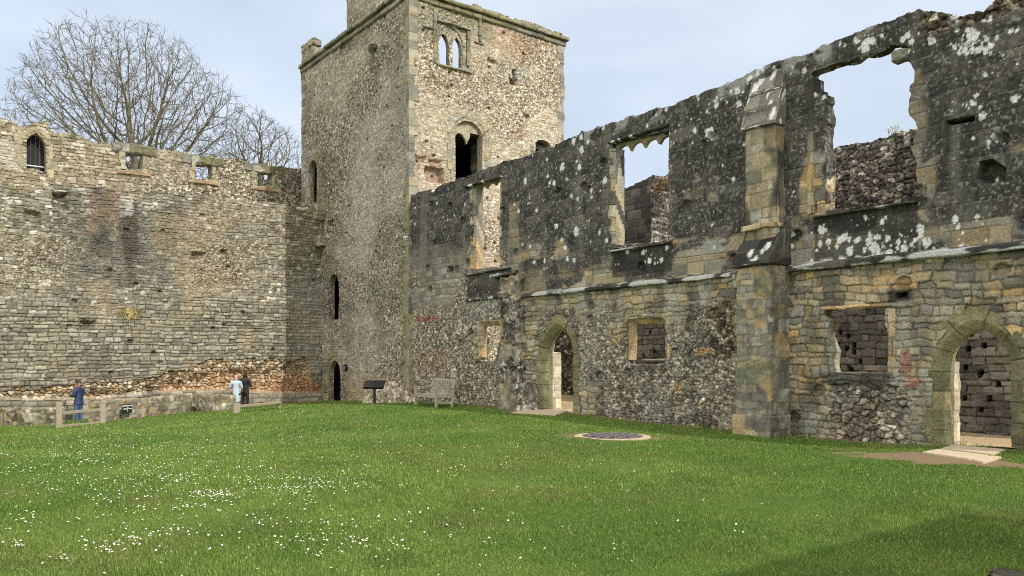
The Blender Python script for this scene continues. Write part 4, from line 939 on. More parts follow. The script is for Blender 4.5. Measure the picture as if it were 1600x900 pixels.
# ------------------------------------------------------------------ GRASS BLADES
gatehit = []
def scatter(n, dmin, dmax):
    """random lawn points, uniform in the picture's ground footprint between two depths"""
    d = np.sqrt(RNG.random(n)*(dmax**2-dmin**2)+dmin**2); w = (RNG.random(n)*2-1)*.68*d
    X = w*cc-d*ss; Y = w*ss+d*cc
    ok = (Y < WY-.03) & (X > LX+.7)
    return X[ok], Y[ok], d[ok]
WELL = onG(957, 683)
def blades():
    Xs, Ys, Hs, Ws = [], [], [], []
    for (n, a, b, w, h) in [(250000, 5.0, 9.5, .0052, .036), (190000, 9.5, 15, .0085, .038), (130000, 15, 24, .014, .042), (70000, 24, 38, .024, .045)]:
        X, Y, d = scatter(n, a, b); keep = (dirt(X, Y) < .25+.35*RNG.random(len(X))) & (np.hypot(X-WELL[0], Y-WELL[1]) > .84)
        X, Y = X[keep], Y[keep]; Xs.append(X); Ys.append(Y); Hs.append(h*(.45+.9*RNG.random(len(X)))*(.7+.6*fbm(X*1.5, Y*1.5, 9, 3))); Ws.append(np.full(len(X), w))
    X = np.concatenate(Xs); Y = np.concatenate(Ys); H = np.concatenate(Hs); W = np.concatenate(Ws); n = len(X)
    # longer uncut fringe at the wall foot
    fr = (Y > WY-.3) & (X > TX1); H = H*.82; H = np.where(fr, H*(1.0+4.5*sm(fbm(X*2.5, Y*2.5, 920, 3), .42, .7)), H)
    az = RNG.random(n)*2*math.pi; ln = RNG.random(n)*.9; la = RNG.random(n)*2*math.pi
    z = gz(X, Y)
    P0 = np.stack([X-np.cos(az)*W/2, Y-np.sin(az)*W/2, z], 1); P1 = np.stack([X+np.cos(az)*W/2, Y+np.sin(az)*W/2, z], 1)
    P2 = np.stack([X+np.cos(la)*H*ln, Y+np.sin(la)*H*ln, z+H], 1)
    V = np.stack([P0, P1, P2], 1).reshape(-1, 3)
    big = fbm(X*.35, Y*.35, 911, 4); med = fbm(X*1.6, Y*1.6, 912, 3); r = RNG.random(n)
    cA, cB, cD, cS = lin(98, 130, 52), lin(126, 148, 66), lin(68, 102, 38), lin(186, 188, 128)
    col = mix(cA, cB, sm(big+.5*(med-.5), .42, .66)); col = col*np.ones((n, 1))
    col = mix(col, cD, sm(med, .55, .75)*.5); col = mix(col, lin(122, 122, 70), sm(fbm(X*.9+40, Y*.9, 915, 4), .54, .7)*.55); col = mix(col, cS, (r > .88)*.65)
    col = col*(.4+1.2*RNG.random(n)**1.3)[:, None]
    me = raw_mesh('lawn_grass', V, np.arange(3*n).reshape(-1, 3), np.repeat(col, 3, 0))
    m, nt, b = new_mat('grass_blades'); at = N(nt, 'ShaderNodeAttribute'); at.attribute_name = 'Col'
    nt.links.new(at.outputs['Color'], b.inputs['Base Color']); b.inputs['Roughness'].default_value = .65; b.inputs['Specular IOR Level'].default_value = .25
    tr = N(nt, 'ShaderNodeBsdfTranslucent'); nt.links.new(at.outputs['Color'], tr.inputs[0]); mx = N(nt, 'ShaderNodeMixShader'); mx.inputs[0].default_value = .35
    nt.links.new(b.outputs[0], mx.inputs[1]); nt.links.new(tr.outputs[0], mx.inputs[2]); nt.links.new(mx.outputs[0], nt.nodes['Material Output'].inputs[0])
    tag(link('lawn_grass', me, m), 'short green mown lawn grass across the courtyard', 'grass', kind='stuff')
blades()
def daisies():
    pts = []
    cl = [(120, 700, 90, 22, 150), (60, 735, 70, 18, 80), (250, 745, 50, 8, 50), (130, 765, 60, 10, 30), (315, 773, 22, 5, 40), (350, 776, 12, 5, 40), (490, 760, 40, 10, 110), (150, 860, 26, 5, 14), (170, 857, 26, 5, 18), (220, 845, 18, 6, 20), (100, 878, 8, 3, 10),
          (235, 790, 30, 10, 40), (265, 833, 18, 4, 12), (25, 855, 8, 3, 12), (35, 815, 15, 10, 16), (450, 830, 90, 18, 40), (530, 845, 50, 18, 40), (230, 720, 130, 32, 260), (450, 700, 160, 30, 150), (90, 705, 90, 20, 160), (250, 800, 160, 40, 160), (560, 660, 60, 14, 60), (480, 645, 50, 4, 40), (80, 640, 60, 20, 0),
          (730, 745, 160, 50, 60), (430, 765, 60, 20, 60), (350, 690, 60, 14, 60), (820, 705, 120, 18, 40), (870, 670, 80, 8, 24), (950, 800, 180, 50, 26), (640, 850, 180, 30, 40), (1100, 690, 120, 8, 14)]
    for (x, y, sx, sy, n) in cl:
        for _ in range(n):
            X, Y, z = onG(random.gauss(x, sx), max(632, random.gauss(y, sy)))
            if random.random() < .05: continue
            if Y < WY-.2 and X > LX+1: pts.append((X, Y, z))
            if random.random() < .4:
                for _ in range(random.randint(1, 2)): pts.append((X+random.gauss(0, .07), Y+random.gauss(0, .07), z))
    V = []; Fc = []; col = []
    for (X, Y, z) in pts:
        r = random.uniform(.006, .0115); h = random.uniform(.022, .044); tx, ty = random.uniform(-.5, .5), random.uniform(-.5, .5); k = len(V)
        V.append((X, Y, z+h+.003)); col.append((.8, .78, .70))
        for i in range(8):
            a = i*math.pi/4; V.append((X+r*math.cos(a), Y+r*math.sin(a), z+h+r*(tx*math.cos(a)+ty*math.sin(a)))); col.append((.82, .82, .78))
        for i in range(8): Fc.append((k, k+1+i, k+1+(i+1) % 8))
        k = len(V)
        for i in range(3):
            a = i*2.094; V.append((X+.0045*math.cos(a), Y+.0045*math.sin(a), z+h+.008)); col.append((.75, .5, .04))
        Fc.append((k, k+1, k+2))
    me = raw_mesh('daisies', V, Fc, np.array(col))
    m, nt, b = new_mat('daisy_petals'); at = N(nt, 'ShaderNodeAttribute'); at.attribute_name = 'Col'; nt.links.new(at.outputs['Color'], b.inputs['Base Color'])
    tag(link('daisies', me, m), 'white daisies scattered in drifts over the lawn', 'daisies', kind='stuff')
daisies()
# ------------------------------------------------------------------ WELL COVER
IRON = plain('weathered_iron', (116, 113, 112), .6, .35, 20, .3); CONC = plain('kerb_stone', (178, 160, 132), .9, .2, 14)
well = empty('well_cover', WELL, rz=math.radians(111), label='round iron grating in a flat pale stone ring, set in the lawn', cat='well cover')
def ring(bm, r0, r1, z0, z1, n=56, jit=0):
    vs = []
    for i in range(n):
        a = i*2*math.pi/n; j = 1+random.uniform(-jit, jit)
        vs.append([bm.verts.new((r*math.cos(a), r*math.sin(a), z)) for r, z in ((r0, z0), (r1*j, z0), (r1*j, z1), (r0, z1))])
    for i in range(n):
        p, q = vs[i], vs[(i+1) % n]
        for k in range(4): bm.faces.new((p[k], q[k], q[(k+1) % 4], p[(k+1) % 4]))
    bmesh.ops.recalc_face_normals(bm, faces=bm.faces)
bmo('stone_ring', lambda bm: ring(bm, .65, .82, -.1, .024, jit=.02), CONC, well)
bmo('rim', lambda bm: ring(bm, .60, .645, -.05, .04), IRON, well)
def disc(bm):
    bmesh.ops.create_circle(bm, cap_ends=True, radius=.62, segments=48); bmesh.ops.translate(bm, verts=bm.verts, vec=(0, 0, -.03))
bmo('shaft_shade_plate', disc, plain('painted_shaft_shade', (16, 16, 15), .95, .2), well)  # near-black disc paints the shade of the open shaft under the bars
for k in range(6):
    y = -.525+k*.21; hl = math.sqrt(max(.02, .60**2-y*y))
    bmo('bar', lambda bm: boxmesh(bm, -hl, hl, y-.052, y+.052, .03, .055), IRON, well, .008)
for x in (-.25, .25): bmo('cross_bar', lambda bm: boxmesh(bm, x-.02, x+.02, -.5, .5, .0, .035), IRON, well)
# ------------------------------------------------------------------ BENCH
TEAK = plain('silvered_teak', (156, 152, 134), .8, .2, 16)
fl_ = onG(650, 633); fr_ = onG(681, 637)
bn = empty('garden_bench', ((fl_[0]+fr_[0])/2, (fl_[1]+fr_[1])/2, (fl_[2]+fr_[2])/2-.01), rz=math.atan2(fr_[1]-fl_[1], fr_[0]-fl_[0]), label='weathered slatted wooden garden bench against the foot of the hall wall', cat='bench')
Lb = math.hypot(fr_[0]-fl_[0], fr_[1]-fl_[1])/2+.03; Db = .58
for sx in (-1, 1):
    x = sx*Lb
    bmo('leg', lambda bm: boxmesh(bm, x-.04, x+.04, -.04, .04, 0, .66), TEAK, bn, .006)
    def rear(bm):
        vs = [bm.verts.new(p) for p in [(x-.035, Db-.04, 0), (x+.035, Db-.04, 0), (x+.035, Db+.03, 0), (x-.035, Db+.03, 0), (x-.035, Db-.04, .42), (x+.035, Db-.04, .42), (x+.035, Db+.03, .42), (x-.035, Db+.03, .42), (x-.035, Db+.10, .95), (x+.035, Db+.10, .95), (x+.035, Db+.15, .95), (x-.035, Db+.15, .95)]]
        for b_ in (0, 4):
            for i in range(4): bm.faces.new((vs[b_+i], vs[b_+(i+1) % 4], vs[b_+4+(i+1) % 4], vs[b_+4+i]))
        bm.faces.new(vs[8:12]); bm.faces.new(vs[0:4][::-1])
    bmo('leg', rear, TEAK, bn)
    bmo('armrest', lambda bm: boxmesh(bm, x-.045, x+.045, -.08, Db+.04, .64, .68), TEAK, bn, .008)
    bmo('stretcher', lambda bm: boxmesh(bm, x-.02, x+.02, .04, Db-.04, .14, .19), TEAK, bn)
    bmo('seat_rail', lambda bm: boxmesh(bm, x-.02, x+.02, .04, Db-.04, .34, .40), TEAK, bn)
bmo('front_rail', lambda bm: boxmesh(bm, -Lb+.04, Lb-.04, -.02, .02, .33, .40), TEAK, bn)
def slats(bm):
    for k in range(6): boxmesh(bm, -Lb+.02, Lb-.02, -.03+k*.1, .05+k*.1, .405-.012*math.sin(k/5*3.14), .428-.012*math.sin(k/5*3.14))
bmo('seat', slats, TEAK, bn)
def backs(bm):
    n = int(2*Lb/.135)
    for k in range(n):
        x = -Lb+.08+k*(2*Lb-.16)/(n-1)
        vs = [bm.verts.new(p) for p in [(x-.022, Db-.01, .47), (x+.022, Db-.01, .47), (x+.022, Db+.01, .47), (x-.022, Db+.01, .47), (x-.022, Db+.105, .9), (x+.022, Db+.105, .9), (x+.022, Db+.125, .9), (x-.022, Db+.125, .9)]]
        for i in range(4): bm.faces.new((vs[i], vs[(i+1) % 4], vs[4+(i+1) % 4], vs[4+i]))
    boxmesh(bm, -Lb+.03, Lb-.03, Db+.095, Db+.14, .88, .96); boxmesh(bm, -Lb+.03, Lb-.03, Db-.02, Db+.02, .44, .49)
bmo('backrest', backs, TEAK, bn)
# ------------------------------------------------------------------ INTERPRETATION PANEL
BLK = plain('black_powder_coat', (22, 22, 24), .45, .1)
pn = onG(585, 631); pan = empty('information_panel', pn, rz=math.atan2(ss, cc), label='black lectern-style information panel on a single post beside the rubble heap', cat='information panel')
bmo('post', lambda bm: boxmesh(bm, -.05, .05, -.05, .05, 0, .66), BLK, pan, .01)
bmo('base_plate', lambda bm: boxmesh(bm, -.09, .09, -.09, .09, 0, .02), plain('galvanised_foot', (140, 142, 140), .5, .1), pan)
def tilt(bm):
    boxmesh(bm, -.39, .39, -.27, .27, -.03, .03); bmesh.ops.rotate(bm, verts=bm.verts, cent=(0, 0, 0), matrix=Matrix.Rotation(math.radians(27), 3, 'X')); bmesh.ops.translate(bm, verts=bm.verts, vec=(0, 0, .74))
def trapz(bm):
    boxmesh(bm, -.37, .37, -.24, .24, -.045, .02); bmesh.ops.rotate(bm, verts=bm.verts, cent=(0, 0, 0), matrix=Matrix.Rotation(math.radians(27), 3, 'X')); bmesh.ops.translate(bm, verts=bm.verts, vec=(0, 0, .72))
bmo('panel_tray', trapz, BLK, pan)
bmo('panel_face', tilt, plain('panel_print', (28, 28, 28), .35, .3, 5), pan, .006)
# ------------------------------------------------------------------ SIGNS
def text_mesh(name, s, size, mat, parent, loc, rot, bold=False):
    cu = bpy.data.curves.new(name, 'FONT'); cu.body = s; cu.size = size; cu.align_x = 'CENTER'; cu.align_y = 'CENTER'; cu.extrude = .002; cu.offset = .004 if bold else .001
    t = bpy.data.objects.new(name, cu); C.objects.link(t); bpy.context.view_layer.update()
    me = bpy.data.meshes.new_from_object(t.evaluated_get(bpy.context.evaluated_depsgraph_get())); bpy.data.objects.remove(t)
    o = link(name, me, mat, parent); o.location = loc; o.rotation_euler = rot; return o
NAVY = plain('navy_enamel', (26, 34, 48), .4, .08)
A = onG(158, 660); B = onG(312, 641); wang = math.atan2(B[1]-A[1], B[0]-A[0])
def along(px):   # point on the face of the low wall at picture column px
    best = min((i/400 for i in range(401)), key=lambda t: abs((lambda X, Y: 800+F*(X*cc+Y*ss)/(-X*ss+Y*cc))(A[0]+(B[0]-A[0])*t, A[1]+(B[1]-A[1])*t)-px))
    return A[0]+(B[0]-A[0])*best, A[1]+(B[1]-A[1])*best
sx_, sy_ = along(191.5); dsc = -sx_*ss+sy_*cc; szz = EYE+(HZ-638.5)*dsc/F
sg = empty('navy_sign', (sx_+.2*math.sin(wang), sy_-.2*math.cos(wang), szz), rz=wang, label='small navy direction sign with white lettering on the low rough wall', cat='sign')
bmo('sign_board', lambda bm: boxmesh(bm, -.27, .27, -.012, .012, -.165, .165), NAVY, sg, .005)
R90 = (math.radians(90), 0, 0)
text_mesh('lettering', "CONSTABLE'S HOUSE", .058, WHITEP, sg, (0, -.014, .105), R90, True)
text_mesh('lettering', "and", .05, WHITEP, sg, (0, -.014, .052), R90)
text_mesh('lettering', "Assheton's Tower", .062, WHITEP, sg, (0, -.014, .0), R90, True)
def arrow(bm):
    boxmesh(bm, -.008, .008, -.016, -.013, -.12, -.06)
    v = [bm.verts.new(p) for p in ((-.03, -.015, -.08), (0, -.015, -.045), (.03, -.015, -.08))]; bm.faces.new(v)
bmo('arrow', arrow, WHITEP, sg)
X_, Z_ = onY(541, 575, TY)
s2 = empty('small_black_sign', (X_, TY-.08, Z_), label='tiny black notice with white lines fixed beside the pointed tower door', cat='sign')
bmo('sign_board', lambda bm: boxmesh(bm, -.17, .17, -.02, .06, -.14, .14), BLK, s2, .004)
for z in (-.05, 0.0, .05): bmo('lettering', lambda bm: boxmesh(bm, -.10, .10, -.026, -.021, z-.009, z+.009), WHITEP, s2)
# security camera
X_, Z_ = onY(641, 372, WY)
sc_ = empty('security_camera', (X_+.05, WY-.1, Z_), rz=0, label='small white security camera on the corner joint of tower and hall wall', cat='security camera')
bmo('camera_body', lambda bm: boxmesh(bm, -.10, .10, -.20, -.08, -.05, .05), WHITEP, sc_, .02)
bmo('lens_hood', lambda bm: boxmesh(bm, -.17, -.10, -.18, -.10, -.04, .03), BLK, sc_, .01)
bmo('bracket', lambda bm: boxmesh(bm, -.015, .015, -.14, .12, -.10, -.055), WHITEP, sc_)
bmo('cable_box', lambda bm: boxmesh(bm, -.13, .13, -.03, .1, .08, .48), plain('lead_grey', (92, 92, 88), .7, .15), sc_, .01)
# ------------------------------------------------------------------ RAIL BARRIERS
RAILW = plain('bleached_rail', (146, 136, 116), .85, .2, 14)
def barrier(posts, rails, lab):
    A_ = onG(*posts[0][:2]); root = empty('wooden_barrier', A_, label=lab, cat='barrier', group='wooden barriers along the trench')
    for (px, py, h, w) in posts:
        p = Vector(onG(px, py))-Vector(A_); bmo('post', lambda bm: boxmesh(bm, p.x-w/2, p.x+w/2, p.y-w/2, p.y+w/2, p.z-.2, p.z+h), RAILW, root, .012)
    for (i, j, z, t, tw, di) in rails:
        p = Vector(onG(*posts[i][:2]))-Vector(A_); q = Vector(onG(*posts[j][:2]))-Vector(A_) if j is not None else p+Vector(di)
        def fn(bm):
            d = (q-p).normalized(); nrm = Vector((-d.y, d.x, 0))*tw/2
            vs = [bm.verts.new(v) for v in (p-nrm+Vector((0, 0, z)), p+nrm+Vector((0, 0, z)), p+nrm+Vector((0, 0, z+t)), p-nrm+Vector((0, 0, z+t)), q-nrm+Vector((0, 0, z)), q+nrm+Vector((0, 0, z)), q+nrm+Vector((0, 0, z+t)), q-nrm+Vector((0, 0, z+t)))]
            for f_ in ((0, 1, 2, 3), (7, 6, 5, 4), (0, 4, 5, 1), (1, 5, 6, 2), (2, 6, 7, 3), (3, 7, 4, 0)): bm.faces.new([vs[k] for k in f_])
        bmo('rail', fn, RAILW, root, .008)
    return root
barrier([(92, 668, .84, .17), (160, 661, .66, .18)], [(0, 1, .42, .10, .07, None), (0, 1, .0, .07, .1, None)], 'pale post and rail barrier in front of the man in the navy jacket')
barrier([(369, 645, .36, .24), (436, 638, .22, .1)], [(0, 1, .19, .08, .26, None)], 'low plank barrier by the feet of the two visitors standing together')
# ------------------------------------------------------------------ PEOPLE
def skin(name, J, Ed, mat, parent, sub=2):
    me = bpy.data.meshes.new(name); me.from_pydata([j[:3] for j in J], Ed, []); o = bpy.data.objects.new(name, me); C.objects.link(o)
    md = o.modifiers.new('s', 'SKIN'); md.use_smooth_shade = True
    for i, j in enumerate(J):
        r = j[3]; rr = (r, r) if not isinstance(r, tuple) else r
        me.skin_vertices[0].data[i].radius = rr
    me.skin_vertices[0].data[0].use_root = True
    o.modifiers.new('u', 'SUBSURF').levels = sub; o.modifiers['u'].render_levels = sub
    bpy.context.view_layer.update()
    m2 = bpy.data.meshes.new_from_object(o.evaluated_get(bpy.context.evaluated_depsgraph_get())); bpy.data.objects.remove(o)
    m2.name = name; m2.polygons.foreach_set('use_smooth', [True]*len(m2.polygons)); m2.materials.clear()
    return link(name, m2, mat, parent)
SKINM = plain('skin', (196, 150, 124), .55, .05)
def hand_chain(J, E, wi, w, d, side):
    """palm and five short finger chains from wrist index wi, pointing along d"""
    w = Vector(w); d = Vector(d).normalized(); up = Vector((0, 0, 1)); s = d.cross(up).normalized() if abs(d.z) < .9 else Vector((1, 0, 0)); n = s.cross(d)
    J.append((*(w+d*.045), .026)); pi = len(J)-1; E.append((wi, pi))
    for k, l in zip((-1.5, -.5, .5, 1.5), (.062, .075, .07, .055)):
        b_ = w+d*.085+s*k*.019; J.append((*b_, .009)); E.append((pi, len(J)-1))
        J.append((*(b_+d*l*.5-n*.008), .008)); E.append((len(J)-2, len(J)-1)); J.append((*(b_+d*l*.85-n*.03), .007)); E.append((len(J)-2, len(J)-1))
    J.append((*(w+d*.03+s*side*.035), .010)); E.append((pi, len(J)-1)); J.append((*(w+d*.07+s*side*.055-n*.01), .009)); E.append((len(J)-2, len(J)-1))
def person(root, pose, mats, H=1.7, coat='jacket', hairlong=False, scarf=False, headtilt=0.0):
    """local frame: +Y is the way the person faces, feet at z=0; pose gives hands"""
    k = H/1.75
    v = lambda x, y, z, r: (x*k, y*k, z*k, (r[0]*k, r[1]*k) if isinstance(r, tuple) else r*k)
    lh, rh, le, re = pose
    J = [v(0, 0, .95, (.15, .11)), v(0, 0, 1.12, (.12, .08)), v(0, -.01, 1.30, (.13, .09)), v(0, -.01, 1.40, (.11, .07)), v(0, .01, 1.50, .052), v(0, .02, 1.55, .05)]
    E = [(0, 1), (1, 2), (2, 3), (3, 4), (4, 5)]
    for s, hp, el in ((-1, lh, le), (1, rh, re)):
        i = len(J); J += [v(s*.18, -.01, 1.39, .045), v(*el, .046), v(*hp, .028)]; E += [(3, i), (i, i+1), (i+1, i+2)]
        d = (Vector(hp)-Vector(el)); hand_chain(J, E, i+2, Vector(hp)*k, d, -s)
        j = len(J); J += [v(s*.10, 0, .86, .088), v(s*.10, .015, .50, .058), v(s*.10, -.01, .10, .042), v(s*.10, .0, .035, .035), v(s*.11, .15, .03, .03)]
        E += [(0, j), (j, j+1), (j+1, j+2), (j+2, j+3), (j+3, j+4)]
    bodyo = skin('body', J, E, SKINM, root, 1)
    # head with a face, joined to the body mesh
    bm = bmesh.new(); bm.from_mesh(bodyo.data)
    hc = Vector((0, .03, 1.645))*k; Rt = Matrix.Rotation(-headtilt, 3, 'X')
    r = bmesh.ops.create_icosphere(bm, subdivisions=3, radius=1)
    for p in r['verts']:
        q = p.co.copy(); x, y, z = q
        q = Vector((x*.074*(1-.18*max(0, -z)), y*.095, z*.118))
        if y > 0:
            if abs(z+.05) < .35: q.y += .022*max(0, 1-abs(x)/.22)*max(0, 1-abs(z+.15)/.3)      # nose
            q.y -= .010*math.exp(-((abs(x)-.38)**2+(z-.08)**2)/.02)                              # eye sockets
            q.y -= .006*math.exp(-((x)**2/.08+(z+.5)**2/.006))                                   # mouth
        if abs(y) < .22 and abs(z) < .25: q.x += math.copysign(.012, x) if abs(x) > .9 else 0     # ears
        p.co = hc+Rt@(q*k)
    for f_ in r['verts'][0].link_faces: pass
    bm.to_mesh(bodyo.data); bm.free(); bodyo.data.polygons.foreach_set('use_smooth', [True]*len(bodyo.data.polygons))
    # trousers
    T = [v(0, 0, .97, (.165, .125)), v(0, 0, .88, (.16, .12))]; TE = [(0, 1)]
    for s in (-1, 1):
        j = len(T); T += [v(s*.10, 0, .78, .10), v(s*.10, .015, .50, .074), v(s*.10, -.01, .09, .064)]; TE += [(1, j), (j, j+1), (j+1, j+2)]
    skin('trousers', T, TE, mats['trousers'], root)
    low = .38 if coat == 'coat' else .82
    Jk = [v(0, 0, .98, (.185, .135)), v(0, 0, 1.15, (.165, .13)), v(0, -.01, 1.32, (.19, .14)), v(0, -.01, 1.44, (.15, .105)), v(0, .0, 1.50, (.075, .07)), v(0, 0, low, (.21 if coat == 'coat' else .185, .16 if coat == 'coat' else .14))]
    JE = [(0, 1), (1, 2), (2, 3), (3, 4), (0, 5)]
    if coat == 'coat': Jk.append(v(0, 0, .75, (.20, .15))); JE = [(0, 1), (1, 2), (2, 3), (3, 4), (0, 6), (6, 5)]
    for s, hp, el in ((-1, lh, le), (1, rh, re)):
        i = len(Jk); cu = Vector(el)+(Vector(hp)-Vector(el))*.92
        Jk += [v(s*.195, -.01, 1.41, .082), v(*el, .064), v(*cu, .046)]; JE += [(3, i), (i, i+1), (i+1, i+2)]
    skin(coat, Jk, JE, mats['coat'], root)
    # hair or headscarf: cap shell over the back of the skull
    def cap(bm):
        r = bmesh.ops.create_icosphere(bm, subdivisions=3, radius=1); kill = []
        for p in r['verts']:
            x, y, z = p.co
            if y > .25 and z < .45 and not (scarf and z < -.8): kill.append(p); continue
            g = 1.10+.05*math.sin(x*19+z*13)*math.sin(y*17)
            q = Vector((x*.074*g, y*.095*g-.004, z*.118*g+.004))
            if (hairlong or scarf) and z < -.1: q.z -= .05; q.x *= 1.15
            p.co = hc+Rt@(q*k)
        bmesh.ops.delete(bm, geom=kill, context='VERTS')
        if not (hairlong or scarf): bmesh.ops.delete(bm, geom=[p for p in bm.verts if (Rt.inverted()@(p.co-hc)).z < -.065*k or ((Rt.inverted()@(p.co-hc)).z < -.01*k and (Rt.inverted()@(p.co-hc)).y > .015*k)], context='VERTS')
    bmo('headscarf' if scarf else 'hair', cap, mats['hair'], root, smooth=True)
    for s in (-1, 1):
        def shoe(bm):
            r = bmesh.ops.create_icosphere(bm, subdivisions=2, radius=1)
            for p in r['verts']: p.co = Vector((s*.105*k+p.co.x*.05*k, .055*k+p.co.y*.14*k, max(.0, .045*k+p.co.z*.05*k)))
        bmo('shoe', shoe, mats['shoe'], root, smooth=True)
    return root
def stand(px, py, X, face, lab, grp=None):
    Y, z = onX(px, py, X); return empty('person', (X, Y, z), rz=face, label=lab, cat='person', group=grp)
view = math.atan2(cc, -ss)          # heading of the camera's forward direction
hd = lambda deg: view-math.pi/2+math.radians(deg)   # 0 = back to the viewer, + turns to picture left
NAVYJ = plain('navy_jacket', (36, 48, 84), .7, .2, 6); JEAN = plain('blue_denim', (58, 84, 116), .8, .2, 10)
DH = plain('dark_hair', (30, 25, 24), .6, .3, 20); SH = plain('dark_shoe', (40, 36, 34), .6, .1)
man = stand(123, 664, -34.6, hd(78), 'standing man in a navy jacket and blue jeans, head bowed over something in his hands')
person(man, ((-.10, .33, 1.16), (.12, .32, 1.16), (-.24, .02, 1.13), (.24, .02, 1.13)), dict(trousers=JEAN, coat=NAVYJ, hair=DH, shoe=SH), 1.72, headtilt=.55)
bmo('collar', lambda bm: [ring(bm, .055, .072, 1.46, 1.50, 16)], plain('red_collar', (130, 50, 54), .7, .1), man)
ph = bmo('phone', lambda bm: boxmesh(bm, -.04, .04, -.075, .075, -.005, .005), BLK, None, .003); ph.location = man.matrix_basis @ Vector((.0, .40, 1.17)); ph.rotation_euler = (0.6, 0, hd(78)); tag(ph, 'dark phone held in both hands by the man in the navy jacket', 'phone')
BLU = plain('pale_blue_coat', (170, 184, 196), .7, .12, 7); PINK = plain('pink_headscarf', (196, 142, 146), .8, .12, 10); TRB = plain('black_trousers', (26, 26, 28), .8, .1); BLKC = plain('black_coat', (30, 30, 34), .5, .25, 6)
wa = stand(369, 643, -34.75, hd(15), 'visitor in a long pale blue coat and pink headscarf, arm held out to the side', 'pair of visitors facing the curtain wall')
person(wa, ((-.40, .16, 1.10), (.26, .15, 1.05), (-.30, .0, 1.16), (.27, -.02, 1.16)), dict(trousers=TRB, coat=BLU, hair=PINK, shoe=SH), 1.58, 'coat', scarf=True)
wb = stand(383, 642, -35.0, hd(-10), 'visitor dressed all in black standing close beside the pale blue coat', 'pair of visitors facing the curtain wall')
person(wb, ((-.2, .28, 1.12), (.2, .28, 1.12), (-.26, .0, 1.14), (.26, .0, 1.14)), dict(trousers=TRB, coat=BLKC, hair=DH, shoe=SH), 1.70, 'jacket', hairlong=True)
